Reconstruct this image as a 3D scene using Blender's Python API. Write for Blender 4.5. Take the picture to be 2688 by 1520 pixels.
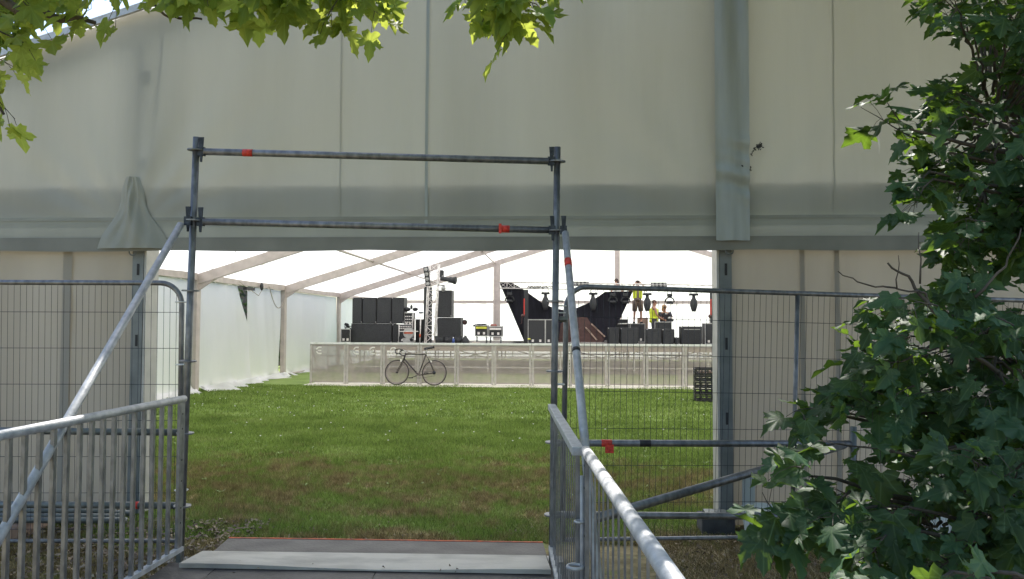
import bpy, math, random
import numpy as np
from mathutils import Vector, Matrix
random.seed(7); rng = np.random.default_rng(7)
R = math.radians
scn = bpy.context.scene
for o in list(bpy.data.objects): bpy.data.objects.remove(o)

# ------------------------------------------------------------------ camera
F = 2090.0; CAMH = 1.68
cam_d = bpy.data.cameras.new("camera"); cam = bpy.data.objects.new("camera", cam_d)
scn.collection.objects.link(cam); scn.camera = cam
cam_d.sensor_width = 36; cam_d.lens = F/2688*36; cam_d.clip_start = .05; cam_d.clip_end = 2000
YAW, PITCH, ROLL = R(3.45), math.atan(89.5/F), .004
CM = Matrix.Rotation(YAW, 4, 'Z') @ Matrix.Rotation(math.pi/2+PITCH, 4, 'X') @ Matrix.Rotation(ROLL, 4, 'Z')
CM.translation = (0, 0, CAMH)
cam.matrix_world = CM
CR = CM.to_3x3()
def ray(px, py): return CR @ Vector(((px-1344)/F, -(py-760)/F, -1))
def Pd(px, py, D): return Vector((0, 0, CAMH)) + ray(px, py)*D          # depth along the optical axis
def P(px, py, Y): r = ray(px, py); return Vector((0, 0, CAMH)) + r*(Y/r.y)
def G(px, py, z=0.): r = ray(px, py); return Vector((0, 0, CAMH)) + r*((z-CAMH)/r.z)

# ------------------------------------------------------------------ light
SUN_EL, SUN_AZ = 56.0, 2.0         # azimuth measured from +Y towards +X
w = bpy.data.worlds.new("World"); scn.world = w; w.use_nodes = True
nt = w.node_tree; bg = nt.nodes["Background"]
sky = nt.nodes.new("ShaderNodeTexSky"); sky.sky_type = 'NISHITA'; sky.sun_disc = False
sky.sun_elevation = R(SUN_EL); sky.sun_rotation = R(SUN_AZ); sky.air_density = 1.0; sky.dust_density = 1.5
nt.links.new(sky.outputs[0], bg.inputs[0]); bg.inputs[1].default_value = .13
sun_d = bpy.data.lights.new("sun", 'SUN'); sun = bpy.data.objects.new("sun", sun_d); scn.collection.objects.link(sun)
sun_d.energy = 4.2; sun_d.angle = R(.5); sun_d.color = (1, .95, .87)
sd = Vector((math.sin(R(SUN_AZ))*math.cos(R(SUN_EL)), math.cos(R(SUN_AZ))*math.cos(R(SUN_EL)), math.sin(R(SUN_EL))))
sun.rotation_euler = sd.to_track_quat('Z', 'Y').to_euler()
scn.view_settings.view_transform = 'Standard'; scn.view_settings.look = 'None'
scn.view_settings.exposure = 1.25; scn.view_settings.gamma = 1; scn.view_settings.use_curve_mapping = False
scn.cycles.max_bounces = 10; scn.cycles.diffuse_bounces = 5; scn.cycles.transmission_bounces = 6
scn.cycles.transparent_max_bounces = 12; scn.cycles.use_denoising = True
scn.cycles.sample_clamp_indirect = 6

# ------------------------------------------------------------------ materials
def mat(name, col, rough=.6, metal=0., col2=None, scale=8., bump=0., bscale=None, trans=0., tcol=None, island=0.,
        spec=.5, stretch=(1, 1, 1), alpha=None, detail=4, contrast=(.35, .65)):
    m = bpy.data.materials.new(name); m.use_nodes = True
    n = m.node_tree.nodes; L = m.node_tree.links
    b = n["Principled BSDF"]; out = n["Material Output"]
    b.inputs["Roughness"].default_value = rough; b.inputs["Metallic"].default_value = metal
    b.inputs["Specular IOR Level"].default_value = spec
    tc = n.new("ShaderNodeTexCoord"); mp = n.new("ShaderNodeMapping"); mp.inputs["Scale"].default_value = stretch
    L.new(tc.outputs["Object"], mp.inputs[0])
    col2 = col2 or tuple(c*.82 for c in col)
    nz = n.new("ShaderNodeTexNoise"); nz.inputs["Scale"].default_value = scale; nz.inputs["Detail"].default_value = detail
    L.new(mp.outputs[0], nz.inputs["Vector"])
    rp = n.new("ShaderNodeValToRGB"); rp.color_ramp.elements[0].position = contrast[0]; rp.color_ramp.elements[1].position = contrast[1]
    rp.color_ramp.elements[0].color = (*col2, 1); rp.color_ramp.elements[1].color = (*col, 1)
    L.new(nz.outputs["Fac"], rp.inputs[0]); c = rp.outputs[0]
    if island:
        ge = n.new("ShaderNodeNewGeometry"); mr = n.new("ShaderNodeMapRange")
        mr.inputs["To Min"].default_value = 1-island; mr.inputs["To Max"].default_value = 1+island
        L.new(ge.outputs["Random Per Island"], mr.inputs[0])
        hs = n.new("ShaderNodeHueSaturation"); L.new(mr.outputs[0], hs.inputs["Value"]); L.new(c, hs.inputs["Color"])
        mr2 = n.new("ShaderNodeMapRange"); mr2.inputs["To Min"].default_value = .5-.05*island; mr2.inputs["To Max"].default_value = .5+.05*island
        L.new(ge.outputs["Random Per Island"], mr2.inputs[0]); L.new(mr2.outputs[0], hs.inputs["Hue"])
        c = hs.outputs[0]
    L.new(c, b.inputs["Base Color"]); surf = b.outputs[0]
    if bump:
        nb = n.new("ShaderNodeTexNoise"); nb.inputs["Scale"].default_value = bscale or scale*3; nb.inputs["Detail"].default_value = 5
        L.new(mp.outputs[0], nb.inputs["Vector"]); bp = n.new("ShaderNodeBump"); bp.inputs["Strength"].default_value = bump
        bp.inputs["Distance"].default_value = .03
        L.new(nb.outputs["Fac"], bp.inputs["Height"]); L.new(bp.outputs[0], b.inputs["Normal"])
    if trans:
        t = n.new("ShaderNodeBsdfTranslucent"); mx = n.new("ShaderNodeMixShader"); mx.inputs[0].default_value = trans
        if tcol: t.inputs[0].default_value = (*tcol, 1)
        else: L.new(c, t.inputs[0])
        L.new(surf, mx.inputs[1]); L.new(t.outputs[0], mx.inputs[2]); surf = mx.outputs[0]
    if alpha is not None:
        t = n.new("ShaderNodeBsdfTransparent"); mx = n.new("ShaderNodeMixShader"); mx.inputs[0].default_value = alpha
        L.new(t.outputs[0], mx.inputs[1]); L.new(surf, mx.inputs[2]); surf = mx.outputs[0]
    L.new(surf, out.inputs[0])
    return m
M = {}
M['galv'] = mat('galvanised', (.27, .275, .29), .45, .7, (.15, .155, .17), 22, .12, 60, stretch=(1, 1, .5))
M['galv_light'] = mat('galvanised_bright', (.50, .51, .53), .5, .22, (.33, .345, .37), 18, .1, 70)
M['galv_dark'] = mat('galvanised_dull', (.20, .215, .215), .5, .5, (.12, .135, .135), 14, .15, 50)
M['cast'] = mat('cast_steel', (.07, .08, .10), .5, .7, (.03, .035, .045), 30)
M['tape'] = mat('red_tape', (.78, .06, .04), .45, 0, (.5, .03, .02), 60)
M['btape'] = mat('black_tape', (.02, .02, .025), .5)
M['pvc_roof'] = mat('roof_pvc', (.92, .92, .90), .5, 0, (.88, .88, .86), 1.5, .02, 3, trans=.55, tcol=(.93, .93, .90))
M['pvc_wall'] = mat('wall_pvc', (.94, .905, .925), .5, 0, (.89, .865, .88), 1.2, .2, 2.2, trans=.45, tcol=(.93, .92, .93), stretch=(1, 1, .3))
M['pvc_gable'] = mat('gable_pvc', (.60, .60, .545), .55, 0, (.46, .465, .42), .8, .3, 2.6, spec=.3, trans=.32, tcol=(.385, .37, .31), stretch=(2.2, 1, .22), detail=9, contrast=(.3, .7))  # darker noise streaks in the colour stand in for shading of cloth folds
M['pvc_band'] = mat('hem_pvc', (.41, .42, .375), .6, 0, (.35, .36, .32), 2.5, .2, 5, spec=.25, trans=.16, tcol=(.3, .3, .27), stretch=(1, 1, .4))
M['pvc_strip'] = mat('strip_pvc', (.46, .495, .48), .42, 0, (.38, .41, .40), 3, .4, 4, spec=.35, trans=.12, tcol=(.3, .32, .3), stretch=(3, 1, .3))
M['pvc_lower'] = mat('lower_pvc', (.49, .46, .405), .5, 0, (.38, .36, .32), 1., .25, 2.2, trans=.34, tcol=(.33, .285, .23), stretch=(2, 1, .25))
M['alu'] = mat('aluminium_frame', (.52, .45, .42), .5, .1, (.43, .37, .345), 5)
M['alu_leg'] = mat('aluminium_leg', (.22, .235, .235), .5, .4, (.16, .175, .175), 6)
M['alu_leg_light'] = mat('aluminium_leg_inner', (.52, .50, .47), .5, .2, (.42, .41, .38), 6)
M['black'] = mat('black_paint', (.028, .028, .032), .6, 0, (.018, .018, .02), 20)
M['charcoal'] = mat('charcoal_grille', (.045, .047, .05), .7, 0, (.03, .03, .033), 40)
M['grey_edge'] = mat('case_edging', (.55, .54, .53), .4, .5, (.42, .41, .4), 20)
M['silver'] = mat('silver_truss', (.86, .81, .78), .4, .1, (.70, .65, .62), 20)
M['drape'] = mat('navy_drape', (.013, .012, .022), .9, 0, (.006, .006, .011), 3, .7, 3, stretch=(3, 1, .4))
M['maroon'] = mat('maroon_wood', (.10, .045, .04), .6, 0, (.06, .028, .026), 9)
M['panel'] = mat('perforated_sheet', (.40, .345, .325), .5, .1, (.33, .29, .27), 4, alpha=.70)
M['bar_alu'] = mat('barrier_aluminium', (.50, .46, .43), .5, .15, (.40, .37, .35), 12)
M['logo'] = mat('pale_marks', (.78, .74, .70), .6)
M['tread'] = mat('tread_plate', (.78, .72, .62), .5, .1, (.62, .57, .49), 14)
M['stage'] = mat('stage_ply', (.10, .085, .075), .7, 0, (.06, .05, .045), 6)
M['crate'] = mat('crate_plastic', (.035, .032, .034), .5, 0, (.02, .02, .022), 20)
M['ply'] = mat('dark_ply', (.105, .094, .09), .6, 0, (.045, .04, .04), 3.2, .25, 40, stretch=(1, 1.6, 1), detail=12, contrast=(.38, .66))
M['ply_grey'] = mat('grey_plate', (.52, .485, .435), .6, 0, (.31, .29, .26), 3, .2, 30, detail=12, stretch=(1, 2.5, 1), contrast=(.3, .6))
M['orange'] = mat('orange_edge', (.72, .13, .045), .7, 0, (.30, .09, .05), 14)
M['rubber'] = mat('rubber', (.02, .02, .022), .7)
M['block'] = mat('ballast', (.06, .065, .07), .8, 0, (.035, .035, .04), 12)
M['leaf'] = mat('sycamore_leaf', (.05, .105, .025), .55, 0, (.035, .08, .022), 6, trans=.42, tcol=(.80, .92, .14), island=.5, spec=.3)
M['leaf_shade'] = mat('sycamore_leaf_shade', (.036, .080, .036), .56, 0, (.024, .056, .030), 5, trans=.26, tcol=(.26, .44, .04), island=.5, spec=.32)  # same leaf as the sunlit tree, with shade put into its colour
M['bark'] = mat('bark', (.10, .085, .07), .85, 0, (.05, .042, .036), 20, .5, 30, stretch=(1, 1, .3))
M['skin'] = mat('skin', (.56, .30, .22), .55, 0, (.48, .25, .18), 20)
M['hair_dark'] = mat('dark_hair', (.05, .03, .025), .7)
M['hair_fair'] = mat('fair_hair', (.48, .30, .17), .7)
M['vest'] = mat('hi_vis', (.72, .82, .05), .6, 0, (.58, .66, .04), 10)
M['khaki'] = mat('khaki_shorts', (.20, .15, .12), .8, 0, (.14, .105, .09), 12)
M['tee'] = mat('dark_tee', (.045, .04, .055), .8)
M['tee_grey'] = mat('grey_tee', (.25, .20, .15), .8)
M['white'] = mat('white_plastic', (.8, .8, .78), .5)
M['sign_green'] = mat('green_sign', (.05, .16, .09), .5)
M['lens'] = mat('lamp_lens', (.55, .54, .52), .25, .5)
M['tan'] = mat('tan_board', (.42, .30, .24), .7)
M['yellow'] = mat('yellow_label', (.72, .70, .08), .5)
M['rope'] = mat('rope', (.40, .35, .30), .8)
M['bike_tyre'] = mat('tyre', (.035, .03, .03), .7)
M['rim'] = mat('rim_alloy', (.34, .28, .28), .4, .4)
M['bikeframe'] = mat('bike_paint', (.035, .025, .028), .35)
M['deadleaf'] = mat('dead_leaves', (.28, .21, .15), .8, 0, (.12, .09, .065), 8, island=.5)
M['hedge'] = mat('hedge_leaf', (.06, .10, .035), .6, 0, (.03, .06, .02), 3, island=.4, trans=.2)
M['tarp'] = mat('clear_wrap', (.55, .57, .53), .3, 0, (.42, .44, .41), 5, .6, 8)

def add_veins(m, col):
    n = m.node_tree.nodes; L = m.node_tree.links; b = n["Principled BSDF"]; src = b.inputs["Base Color"].links[0].from_socket
    at = n.new("ShaderNodeAttribute"); at.attribute_name = 'leafuv'; sp = n.new("ShaderNodeSeparateXYZ"); L.new(at.outputs["Vector"], sp.inputs[0])
    def mt(op, a, b2=0.):
        q = n.new("ShaderNodeMath"); q.operation = op
        for i, v in enumerate((a, b2)):
            if isinstance(v, (int, float)): q.inputs[i].default_value = v
            else: L.new(v, q.inputs[i])
        return q.outputs[0]
    ax = mt('ABSOLUTE', sp.outputs[0]); d = ax
    for an in (.62, 1.25): d = mt('MINIMUM', d, mt('ABSOLUTE', mt('SUBTRACT', mt('MULTIPLY', ax, math.cos(an)), mt('MULTIPLY', sp.outputs[1], math.sin(an)))))
    f = n.new("ShaderNodeMapRange"); f.inputs["From Min"].default_value = .006; f.inputs["From Max"].default_value = .028; f.inputs["To Min"].default_value = .75; f.inputs["To Max"].default_value = 0.; L.new(d, f.inputs[0])
    mx = n.new("ShaderNodeMix"); mx.data_type = 'RGBA'; L.new(f.outputs[0], mx.inputs[0]); L.new(src, mx.inputs[6]); mx.inputs[7].default_value = (*col, 1); L.new(mx.outputs[2], b.inputs["Base Color"])
add_veins(M['leaf'], (.14, .22, .07)); add_veins(M['leaf_shade'], (.09, .15, .07))
def lawn_material(name, blades):
    """green lawn under the tent roof, worn to brown at the threshold and dry straw and soil outside"""
    m = bpy.data.materials.new(name); m.use_nodes = True
    n = m.node_tree.nodes; L = m.node_tree.links; b = n["Principled BSDF"]
    b.inputs["Roughness"].default_value = .75; b.inputs["Specular IOR Level"].default_value = .2
    tc = n.new("ShaderNodeTexCoord"); sp = n.new("ShaderNodeSeparateXYZ"); L.new(tc.outputs["Object"], sp.inputs[0])
    def noise(s, d=6):
        z = n.new("ShaderNodeTexNoise"); z.inputs["Scale"].default_value = s; z.inputs["Detail"].default_value = d
        L.new(tc.outputs["Object"], z.inputs["Vector"]); return z.outputs["Fac"]
    def math_(op, a, b2):
        q = n.new("ShaderNodeMath"); q.operation = op
        for i, v in enumerate((a, b2)):
            if isinstance(v, (int, float)): q.inputs[i].default_value = v
            else: L.new(v, q.inputs[i])
        return q.outputs[0]
    def ramp(f, stops):
        r = n.new("ShaderNodeValToRGB"); e = r.color_ramp.elements
        while len(e) < len(stops): e.new(.5)
        for i, (p, c) in enumerate(stops): e[i].position = p; e[i].color = (*c, 1)
        L.new(f, r.inputs[0]); return r.outputs[0]
    wob = math_('MULTIPLY', math_('SUBTRACT', noise(.55), .5), 4.2)
    yy = math_('DIVIDE', math_('ADD', sp.outputs["Y"], wob), 30.)
    k = lambda v: v/30.
    wear = ramp(yy, [(k(0), (1,)*3), (k(6.0), (1,)*3), (k(6.5), (.30,)*3), (k(7.0), (.35,)*3), (k(7.4), (.66,)*3), (k(8.8), (.62,)*3), (k(10.4), (.15,)*3), (k(12), (.0,)*3)])
    mixn = math_('ADD', wear, math_('MULTIPLY', math_('ADD', math_('SUBTRACT', noise(3.2, 9), .5), math_('MULTIPLY', math_('SUBTRACT', noise(13, 6), .5), .6)), 1.9))
    green = ramp(noise(1.3, 8), [(.3, (.13, .19, .042)), (.55, (.185, .26, .06)), (.75, (.24, .30, .095))])
    brown = ramp(noise(9, 8), [(.3, (.13, .10, .045)), (.5, (.23, .185, .09)), (.72, (.38, .31, .165))])
    fac = ramp(mixn, [(.30, (0,)*3), (.85, (1,)*3)])
    mx = n.new("ShaderNodeMix"); mx.data_type = 'RGBA'; L.new(fac, mx.inputs[0]); L.new(green, mx.inputs[6]); L.new(brown, mx.inputs[7])
    c = mx.outputs[2]
    if blades:
        ge = n.new("ShaderNodeNewGeometry"); mr = n.new("ShaderNodeMapRange"); mr.inputs["To Min"].default_value = .6; mr.inputs["To Max"].default_value = 1.5
        L.new(ge.outputs["Random Per Island"], mr.inputs[0]); hs = n.new("ShaderNodeHueSaturation")
        L.new(mr.outputs[0], hs.inputs["Value"]); L.new(c, hs.inputs["Color"]); c = hs.outputs[0]
        t = n.new("ShaderNodeBsdfTranslucent"); L.new(c, t.inputs[0]); ms = n.new("ShaderNodeMixShader"); ms.inputs[0].default_value = .3
        L.new(b.outputs[0], ms.inputs[1]); L.new(t.outputs[0], ms.inputs[2]); L.new(ms.outputs[0], n["Material Output"].inputs[0])
    L.new(c, b.inputs["Base Color"])
    if not blades:
        bp = n.new("ShaderNodeBump"); bp.inputs["Strength"].default_value = .6; bp.inputs["Distance"].default_value = .03
        L.new(noise(30, 8), bp.inputs["Height"]); L.new(bp.outputs[0], b.inputs["Normal"])
    return m
M['lawn'] = lawn_material('lawn_soil', False); M['blades'] = lawn_material('lawn_blades', True)

# ------------------------------------------------------------------ object helpers
C = scn.collection
ORG = {}
def world_org(o):
    v = Vector((0, 0, 0))
    while o is not None: v = v + ORG.get(o.name, Vector((0, 0, 0))); o = o.parent
    return v
def tag(o, label=None, cat=None, group=None, kind=None):
    if label: o['label'] = label
    if cat: o['category'] = cat
    if group: o['group'] = group
    if kind: o['kind'] = kind
    return o
def thing(name, label, cat, loc=(0, 0, 0), group=None):
    o = bpy.data.objects.new(name, None); C.objects.link(o); o.empty_display_size = .2
    o.location = loc; ORG[o.name] = Vector(loc)
    return tag(o, label, cat, group)
class MB:
    def __init__(s): s.v = []; s.f = []
    def add(s, vs, fs):
        k = len(s.v); s.v += [tuple(v) for v in vs]; s.f += [tuple(i+k for i in f) for f in fs]; return s
    def box(s, c, size, rot=None):
        c = Vector(c); h = [x/2 for x in size]; vs = []
        for sx in (-1, 1):
            for sy in (-1, 1):
                for sz in (-1, 1):
                    v = Vector((sx*h[0], sy*h[1], sz*h[2]))
                    if rot is not None: v = rot @ v
                    vs.append(c+v)
        return s.add(vs, [(0, 1, 3, 2), (4, 6, 7, 5), (0, 4, 5, 1), (2, 3, 7, 6), (0, 2, 6, 4), (1, 5, 7, 3)])
    def bbox(s, a, b): return s.box([(a[i]+b[i])/2 for i in range(3)], [abs(b[i]-a[i]) for i in range(3)])
    def beam(s, a, b, wd, ht, up=(0, 0, 1)):
        a = Vector(a); b = Vector(b); d = (b-a).normalized(); sd_ = d.cross(Vector(up)).normalized(); u = sd_.cross(d).normalized()
        vs = []
        for p in (a, b):
            for x, z in ((-1, -1), (1, -1), (1, 1), (-1, 1)): vs.append(p+sd_*x*wd/2+u*z*ht/2)
        return s.add(vs, [(0, 3, 2, 1), (4, 5, 6, 7), (0, 1, 5, 4), (1, 2, 6, 5), (2, 3, 7, 6), (3, 0, 4, 7)])
    def tube(s, pts, r, n=10, cap=True):
        pts = [Vector(p) for p in pts]; rs = r if isinstance(r, (list, tuple)) else [r]*len(pts)
        up = None; rings = []
        for i, p in enumerate(pts):
            d = (pts[min(i+1, len(pts)-1)]-pts[max(i-1, 0)]).normalized()
            if up is None: up = Vector((0, 0, 1)) if abs(d.z) < .9 else Vector((1, 0, 0))
            a = d.cross(up).normalized(); b = a.cross(d).normalized(); up = b
            rings.append([p+(a*math.cos(t)+b*math.sin(t))*rs[i] for t in (2*math.pi*j/n for j in range(n))])
        vs = [v for rg in rings for v in rg]; fs = []
        for i in range(len(pts)-1):
            for j in range(n):
                fs.append((i*n+j, i*n+(j+1) % n, (i+1)*n+(j+1) % n, (i+1)*n+j))
        if cap: fs.append(tuple(reversed(range(n)))); fs.append(tuple((len(pts)-1)*n+j for j in range(n)))
        return s.add(vs, fs)
    def disc(s, c, axis, r, t, n=16): a = Vector(axis).normalized()*t/2; c = Vector(c); return s.tube([c-a, c+a], r, n)
    def ring(s, c, axis, Rr, r, n=32, m=6):
        ax = Vector(axis).normalized(); u = ax.orthogonal().normalized(); v = ax.cross(u); c = Vector(c); vs = []; fs = []
        for i in range(n):
            t = 2*math.pi*i/n; d = u*math.cos(t)+v*math.sin(t)
            for j in range(m):
                q = 2*math.pi*j/m; vs.append(c+d*(Rr+r*math.cos(q))+ax*r*math.sin(q))
        for i in range(n):
            for j in range(m): fs.append((i*m+j, ((i+1) % n)*m+j, ((i+1) % n)*m+(j+1) % m, i*m+(j+1) % m))
        return s.add(vs, fs)
    def ball(s, c, r, n=10, m=7):
        c = Vector(c); r = r if isinstance(r, (tuple, list)) else (r, r, r); vs = []; fs = []
        for i in range(m+1):
            th = math.pi*i/m
            for j in range(n):
                ph = 2*math.pi*j/n; vs.append(c+Vector((r[0]*math.sin(th)*math.cos(ph), r[1]*math.sin(th)*math.sin(ph), r[2]*math.cos(th))))
        for i in range(m):
            for j in range(n): fs.append((i*n+j, (i+1)*n+j, (i+1)*n+(j+1) % n, i*n+(j+1) % n))
        return s.add(vs, fs)
    def prism(s, poly, off):
        off = Vector(off); n = len(poly); vs = [Vector(p) for p in poly]+[Vector(p)+off for p in poly]
        return s.add(vs, [tuple(range(n)), tuple(reversed(range(n, 2*n)))]+[(i, i+n, (i+1) % n+n, (i+1) % n) for i in range(n)])
    def sheet(s, fn, nu, nv):
        vs = [fn(i/nu, j/nv) for i in range(nu+1) for j in range(nv+1)]
        return s.add(vs, [(i*(nv+1)+j, (i+1)*(nv+1)+j, (i+1)*(nv+1)+j+1, i*(nv+1)+j+1) for i in range(nu) for j in range(nv)])
    def lathe(s, c, prof, n=14, axis='z'):
        return s.tube([Vector(c)+Vector((0, 0, z)) for r_, z in prof], [r_ for r_, z in prof], n)
    def build(s, name, m, parent=None, smooth=False, bevel=0):
        me = bpy.data.meshes.new(name); o = world_org(parent) if parent else Vector((0, 0, 0))
        me.from_pydata([(v[0]-o.x, v[1]-o.y, v[2]-o.z) for v in s.v], [], s.f); me.materials.append(m)
        if smooth: me.polygons.foreach_set("use_smooth", [True]*len(me.polygons))
        me.update(); ob = bpy.data.objects.new(name, me); C.objects.link(ob); ob.parent = parent
        if bevel: b = ob.modifiers.new("bevel", 'BEVEL'); b.width = bevel; b.segments = 2
        return ob
def np_mesh(name, V, Fc, m, parent=None, smooth=False, origin=None):
    me = bpy.data.meshes.new(name); V = np.asarray(V, dtype=np.float32); Fc = np.asarray(Fc, dtype=np.int32)
    if origin is not None: V = V-np.array(origin, dtype=np.float32)
    k = Fc.shape[1]
    me.vertices.add(len(V)); me.vertices.foreach_set("co", V.ravel())
    me.loops.add(Fc.size); me.loops.foreach_set("vertex_index", Fc.ravel())
    me.polygons.add(len(Fc)); me.polygons.foreach_set("loop_start", np.arange(0, Fc.size, k, dtype=np.int32))
    me.materials.append(m); me.update(); me.validate()
    if smooth: me.polygons.foreach_set("use_smooth", [True]*len(Fc))
    ob = bpy.data.objects.new(name, me); C.objects.link(ob); ob.parent = parent
    return ob
def copy_tree(o, parent=None):
    c = o.copy(); C.objects.link(c); c.parent = parent
    for ch in [x for x in o.children]: copy_tree(ch, c)
    return c

# ------------------------------------------------------------------ ground
g = MB().add([(-300, -150, 0), (300, -150, 0), (300, 400, 0), (-300, 400, 0)], [(0, 1, 2, 3)]).build('ground', M['lawn'])
tag(g, kind='structure')
def blades(n, x0, x1, y0, y1, h0, h1, wd, keep=None):
    x = rng.uniform(x0, x1, n); y = rng.uniform(y0, y1, n)
    cl = np.sin(x*2.1+np.sin(y*1.7)*2)*np.sin(y*2.7+np.cos(x*1.3)*2)
    ok = np.ones(n, bool)
    if keep is not None: ok = keep(x, y)
    x = x[ok]; y = y[ok]; cl = cl[ok]; n = len(x)
    h = rng.uniform(h0, h1, n)*(1+.35*cl); a = rng.uniform(0, 2*np.pi, n); l = rng.uniform(.2, .9, n)*h; b = rng.uniform(0, 2*np.pi, n)
    W = wd*rng.uniform(.6, 1.4, n)
    V = np.zeros((n, 3, 3)); V[:, 0] = np.stack([x-W*np.cos(a), y-W*np.sin(a), 0*x], 1); V[:, 1] = np.stack([x+W*np.cos(a), y+W*np.sin(a), 0*x], 1)
    V[:, 2] = np.stack([x+l*np.cos(b), y+l*np.sin(b), h], 1)
    return V.reshape(-1, 3)
vs = []
inview = lambda x, y: (x > -.66*y-.5) & (x < .34*y+.6)
vs.append(blades(210000, -5, 4, 6.15, 9.5, .02, .06, .0035, lambda x, y: inview(x, y)))
vs.append(blades(170000, -7, 5, 9.5, 14, .025, .06, .005, inview))
vs.append(blades(120000, -9, 8, 14, 21.2, .03, .06, .008, inview))
vs.append(blades(60000, .75, 5, 4.0, 6.7, .02, .07, .003, lambda x, y: x < .34*y+1))
vs.append(blades(40000, -5, -2.35, 4.2, 6.7, .02, .06, .003))
V = np.concatenate(vs); gr = np_mesh('grass', V, np.arange(len(V)).reshape(-1, 3), M['blades']); tag(gr, 'short lawn grass, green under the tent and worn brown near the entrance', 'grass', kind='stuff')
# broad pale weeds and daisies in the lawn
mb = MB()
for i in range(75):
    y = random.uniform(7.6, 13); x = random.uniform(-.5*y, .28*y)
    for k in range(random.randint(3, 6)):
        a = random.uniform(0, 6.28); L_ = random.uniform(.02, .05); ww = L_*.28; d = Vector((math.cos(a), math.sin(a), .55)); s_ = Vector((-math.sin(a), math.cos(a), 0))
        b0 = Vector((x, y, .02)); mb.add([b0, b0+d*L_*.5+s_*ww, b0+d*L_, b0+d*L_*.5-s_*ww], [(0, 1, 2, 3)])
wd = mb.build('weeds', mat('weed_leaf', (.19, .27, .08), .6, island=.3)); tag(wd, 'small pale broad leaved weeds scattered through the lawn', 'weeds', kind='stuff')
mb = MB()
for i in range(110):
    y = random.uniform(11, 20); x = random.uniform(-.5*y, .3*y); mb.ball((x, y, .055), (.013, .013, .008), 5, 3)
tag(mb.build('daisies', M['white']), 'tiny white daisies dotted over the green lawn', 'daisies', kind='stuff')
# leaf litter and straw outside
def litter(n, x0, x1, y0, y1, s0, s1):
    x = rng.uniform(x0, x1, n); y = rng.uniform(y0, y1, n); s = rng.uniform(s0, s1, n); a = rng.uniform(0, 6.28, n); t = rng.uniform(-.5, .5, (n, 4))
    V = np.zeros((n, 4, 3))
    for k, (u, v) in enumerate(((-1, 0), (0, -.45), (1, 0), (0, .45))):
        V[:, k, 0] = x+s*(u*np.cos(a)-v*np.sin(a)); V[:, k, 1] = y+s*(u*np.sin(a)+v*np.cos(a)); V[:, k, 2] = .025+s*t[:, k]*.8+rng.uniform(0, .02, n)
    return V.reshape(-1, 3)
V = np.concatenate([litter(6500, -5.5, -2.4, 3.2, 6.6, .008, .03), litter(1600, .7, 5, 4.0, 6.4, .008, .025), litter(160, -2.6, 1.2, 6.0, 6.7, .006, .014), litter(40, -2.1, .2, 2.5, 5.2, .008, .02)+np.array([0, 0, .085])])
tag(np_mesh('leaf_litter', V, np.arange(len(V)).reshape(-1, 4), M['deadleaf']), 'dry brown leaf litter on the soil outside the tent', 'leaf litter', kind='stuff')
x = rng.uniform(.7, 5, 26000); y = rng.uniform(3.8, 6.7, 26000); V = []
n = len(x); a = rng.uniform(0, 6.28, n); l = rng.uniform(.03, .10, n); z0 = rng.uniform(0, .03, n); z1 = rng.uniform(0, .06, n)
V = np.zeros((n, 3, 3)); V[:, 0] = np.stack([x, y, z0], 1); V[:, 1] = np.stack([x+.004, y+.002, z0], 1); V[:, 2] = np.stack([x+l*np.cos(a), y+l*np.sin(a), z1], 1)
tag(np_mesh('dry_straw', V.reshape(-1, 3), np.arange(n*3).reshape(-1, 3), mat('straw', (.55, .42, .27), .8, 0, (.36, .27, .17), 5, island=.4)), 'matted dry straw coloured grass under the sycamore', 'dry grass', kind='stuff')

# ------------------------------------------------------------------ marquee
YG, XL, XR, EZ, SL = 6.8, -8.75, 14.0, 2.80, .31
XM = (XL+XR)/2
def roofz(x): return EZ + (min(x-XL, XR-x))*SL
FR = [6.8, 12.75, 18.7, 24.8, 31.1, 37.2]
tent = thing('marquee', 'large white clear span marquee with grey shaded gable and open front bay', 'marquee', (XL, YG, 0))
xlp = P(365, 980, YG).x; xrp = P(1903, 980, YG).x
def wrinkle(x, z, s=1.):
    a_ = .0055*(math.sin(x*5.1+math.sin(z*1.3)*1.2)+.6*math.sin(x*11.7+z*.9)+.4*math.sin(x*2.3-z*2.1))
    # taut creases fanning out from the lacing points at each leg
    for lx in (-3.72, 1.42):
        dx_, dz_ = x-lx, z-2.45; rr = math.hypot(dx_, dz_)
        if rr < 2.6: an = math.atan2(dz_, dx_); a_ += .006*(1-rr/2.6)*math.sin(an*17+lx*3)*min(1, rr*2)
    return a_*s
# roof
def roof_fn(x0, x1):
    def f(u, v):
        x = x0+(x1-x0)*u; y = YG-.22+(37.4-YG+.22)*v
        ph = 0
        for a, b in zip(FR[:-1], FR[1:]):
            if a <= y <= b: ph = math.sin(math.pi*(y-a)/(b-a))
        return (x, y, EZ+.06+(min(x-XL, XR-x))*SL-.05*ph)
    return f
MB().sheet(roof_fn(XL-.1, XM), 24, 60).build('roof_panel', M['pvc_roof'], tent, True)
MB().sheet(roof_fn(XM, XR+.1), 24, 60).build('roof_panel', M['pvc_roof'], tent, True)
mb = MB()                                  # turned down roof edge along the gable
for xa, xb in ((XL-.1, XM), (XM, XR+.1)):
    mb.beam((xa, YG-.20, EZ+.035+min(xa-XL, XR-xa)*SL), (xb, YG-.20, EZ+.035+min(xb-XL, XR-xb)*SL), .03, .06)
mb.build('roof_edge', M['grey_edge'], tent)
def gdef(x, z):
    k = min(1, max(0, (z-2.58)/.45)); return wrinkle(x, z)*(1+1.1*k)+.010*k*math.sin(x*1.9+z*2.6+math.sin(x*.7)*2)
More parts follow.
